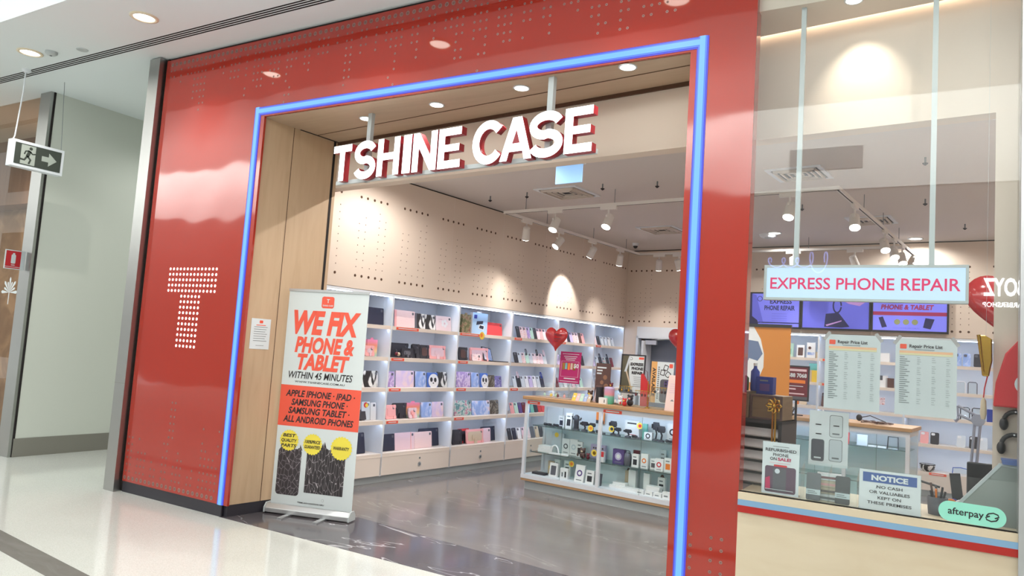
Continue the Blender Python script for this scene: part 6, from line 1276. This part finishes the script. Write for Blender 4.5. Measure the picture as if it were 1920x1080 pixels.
sub(t_, 'stand', lambda q: (q.cyl((0, .03, -1.24), (0, .03, .1), .012, None, M_BLACK), q.lathe([(.14, -1.24), (.14, -1.225), (.02, -1.21)], M_BLACK, 18, (0, .03, 0))))
# things on the second counter
C2 = CTZ
t = itm('cable_bundle', 'tangled brown and black cables on the top of the second counter', 'cable', 5.55, 4.88, C2)
sub(t, 'cable', lambda q: q.tube([(.09*math.cos(k*.7)+.02*k/6-.1, .07*math.sin(k*.9), .012+.02*(k % 5)/5) for k in range(40)], .006, pm('brown'), 6)); sub(t, 'plug', lambda q: (q.ball((-.2, 0, .05), (.03, .02, .035), pm('black')), q.tube([(-.2, 0, .05), (-.1, .02, .08), (.05, .0, .03)], .005, pm('black'), 6)))
t = itm('reading_glasses', 'black framed object on the second counter below the left price list', 'gadget', 4.98, 4.9, C2)
sub(t, 'frame', lambda q: (q.tube([(-.12, 0, 0), (-.1, 0, .05), (-.04, 0, .055), (-.02, 0, .01)], .006, pm('black')), q.tube([(.02, 0, .01), (.06, 0, .04), (.1, 0, .035), (.13, 0, .0)], .006, pm('black')))); sub(t, 'white_hook', lambda q: q.tube([(-.005, 0, 0), (-.012, 0, .05), (.01, 0, .09)], .01, pm('white')))
t = itm('card_reader', 'dark card terminal on the second counter left of the phone card', 'terminal', 4.62, 4.9, C2)
sub(t, 'body', lambda q: (q.push(RX(.5)), q.box(-.05, .05, -.05, .1, .02, .05, M_BLACK))); sub(t, 'stand', lambda q: q.box(-.05, .05, -.04, .04, 0, .02, M_BLACK)); sub(t, 'cable', lambda q: q.tube([(.05, 0, .02), (.1, -.03, .01), (.16, 0, .01)], .006, pm('black'), 6))
C2T = 'upper shelf of the second counter'
cbox('dark tilted tablet on the '+C2T, 4.66, 4.95, .81, .06, .13, .01, 'navy', None, .2, 'tablet', 'tablet')
cbox('raspberry red case on the '+C2T, 5.20, 4.93, .81, .09, .12, .02, 'red', None, .1, 'phone_case', 'phone case')
cbox('clear upright case on the '+C2T, 5.37, 4.95, .81, .1, .11, .02, 'clear', None, .1, 'phone_case', 'phone case')
for k, x in enumerate((5.47, 5.56)): cbox('flat white charger lying on the %s, %s one' % (C2T, ('left', 'right')[k]), x, 4.93, .81, .08, .014, .06, 'white')
for k, (z, x) in enumerate(((.81, 5.66), (.45, 5.66))):
    t = itm('phone_bumper', ('black edged frame stand on the upper shelf of the second counter', 'black edged frame stand on the lower shelf of the second counter')[k], 'phone case', x, 4.94, z)
    sub(t, 'bumper', lambda q: q.tube([(-.05, 0, 0), (-.045, .01, .12), (.045, .01, .12), (.05, 0, 0)], .006, pm('black'), 6)); sub(t, 'foot', lambda q: q.box(-.05, .05, 0, .05, 0, .006, pm('clear')))
cbox('round yellow fish shaped tag on the lower shelf of the second counter', 5.74, 4.95, .50, .09, .06, .004, 'yellow', None, 0, 'price_tag', 'tag')
# red bag and black straps on the pier at the far right
t = itm('hanging_bag', 'red fabric bag with white ring emblem hanging at the far right of the window', 'bag', 6.86, 1.045, 1.43)
sub(t, 'body', lambda q: q.prism([(-.09, 0), (.1, 0), (.1, .36), (.03, .36), (-.04, .27), (-.08, .12)], 'y', -.07, 0, pm('red')), .008); sub(t, 'emblem', lambda q: (q.prism(ngon(.05, .12, .05, 20), 'y', -.0725, -.07, M_PAPER), q.prism(ngon(.05, .12, .028, 18), 'y', -.074, -.0725, pm('blue')))); sub(t, 'strap', lambda q: q.tube([(.03, -.03, .36), (.05, -.02, .44), (.08, -.03, .36)], .006, pm('maroon')))
for k, (x, z, r) in enumerate(((6.865, 1.36, .05), (6.86, 1.24, .055), (6.87, 1.11, .045))):
    t = itm('headphones', 'black headphones hung on the beige pier, %s below the red bag' % ('directly', 'second', 'lowest')[k], 'headphones', x, 1.045, z)
    sub(t, 'headband', lambda q: q.tube([(r*math.cos(a*PI/9), -.03, r*math.sin(a*PI/9)) for a in range(10)], .011, M_BLACK)); sub(t, 'ear_cup', lambda q: q.ball((-r, -.03, -.015), (.02, .028, .032), M_BLACK)); sub(t, 'ear_cup', lambda q: q.ball((r, -.03, -.015), (.02, .028, .032), M_BLACK)); sub(t, 'hook', lambda q: q.cyl((0, 0, r-.004), (0, -.045, r), .004, None, M_ALU))
t = thing('storage_box', 'blue flat box on top of the desk partition at the far right', 'box', (6.90, .142, SZ+.302)); sub(t, 'lid', lambda q: q.box(-.03, .07, -.04, .06, .014, .024, mat('dusty_blue', (96, 116, 170), .5))); sub(t, 'tray', lambda q: q.box(-.027, .067, -.037, .057, 0, .014, mat('dusty_blue', (96, 116, 170), .5)))
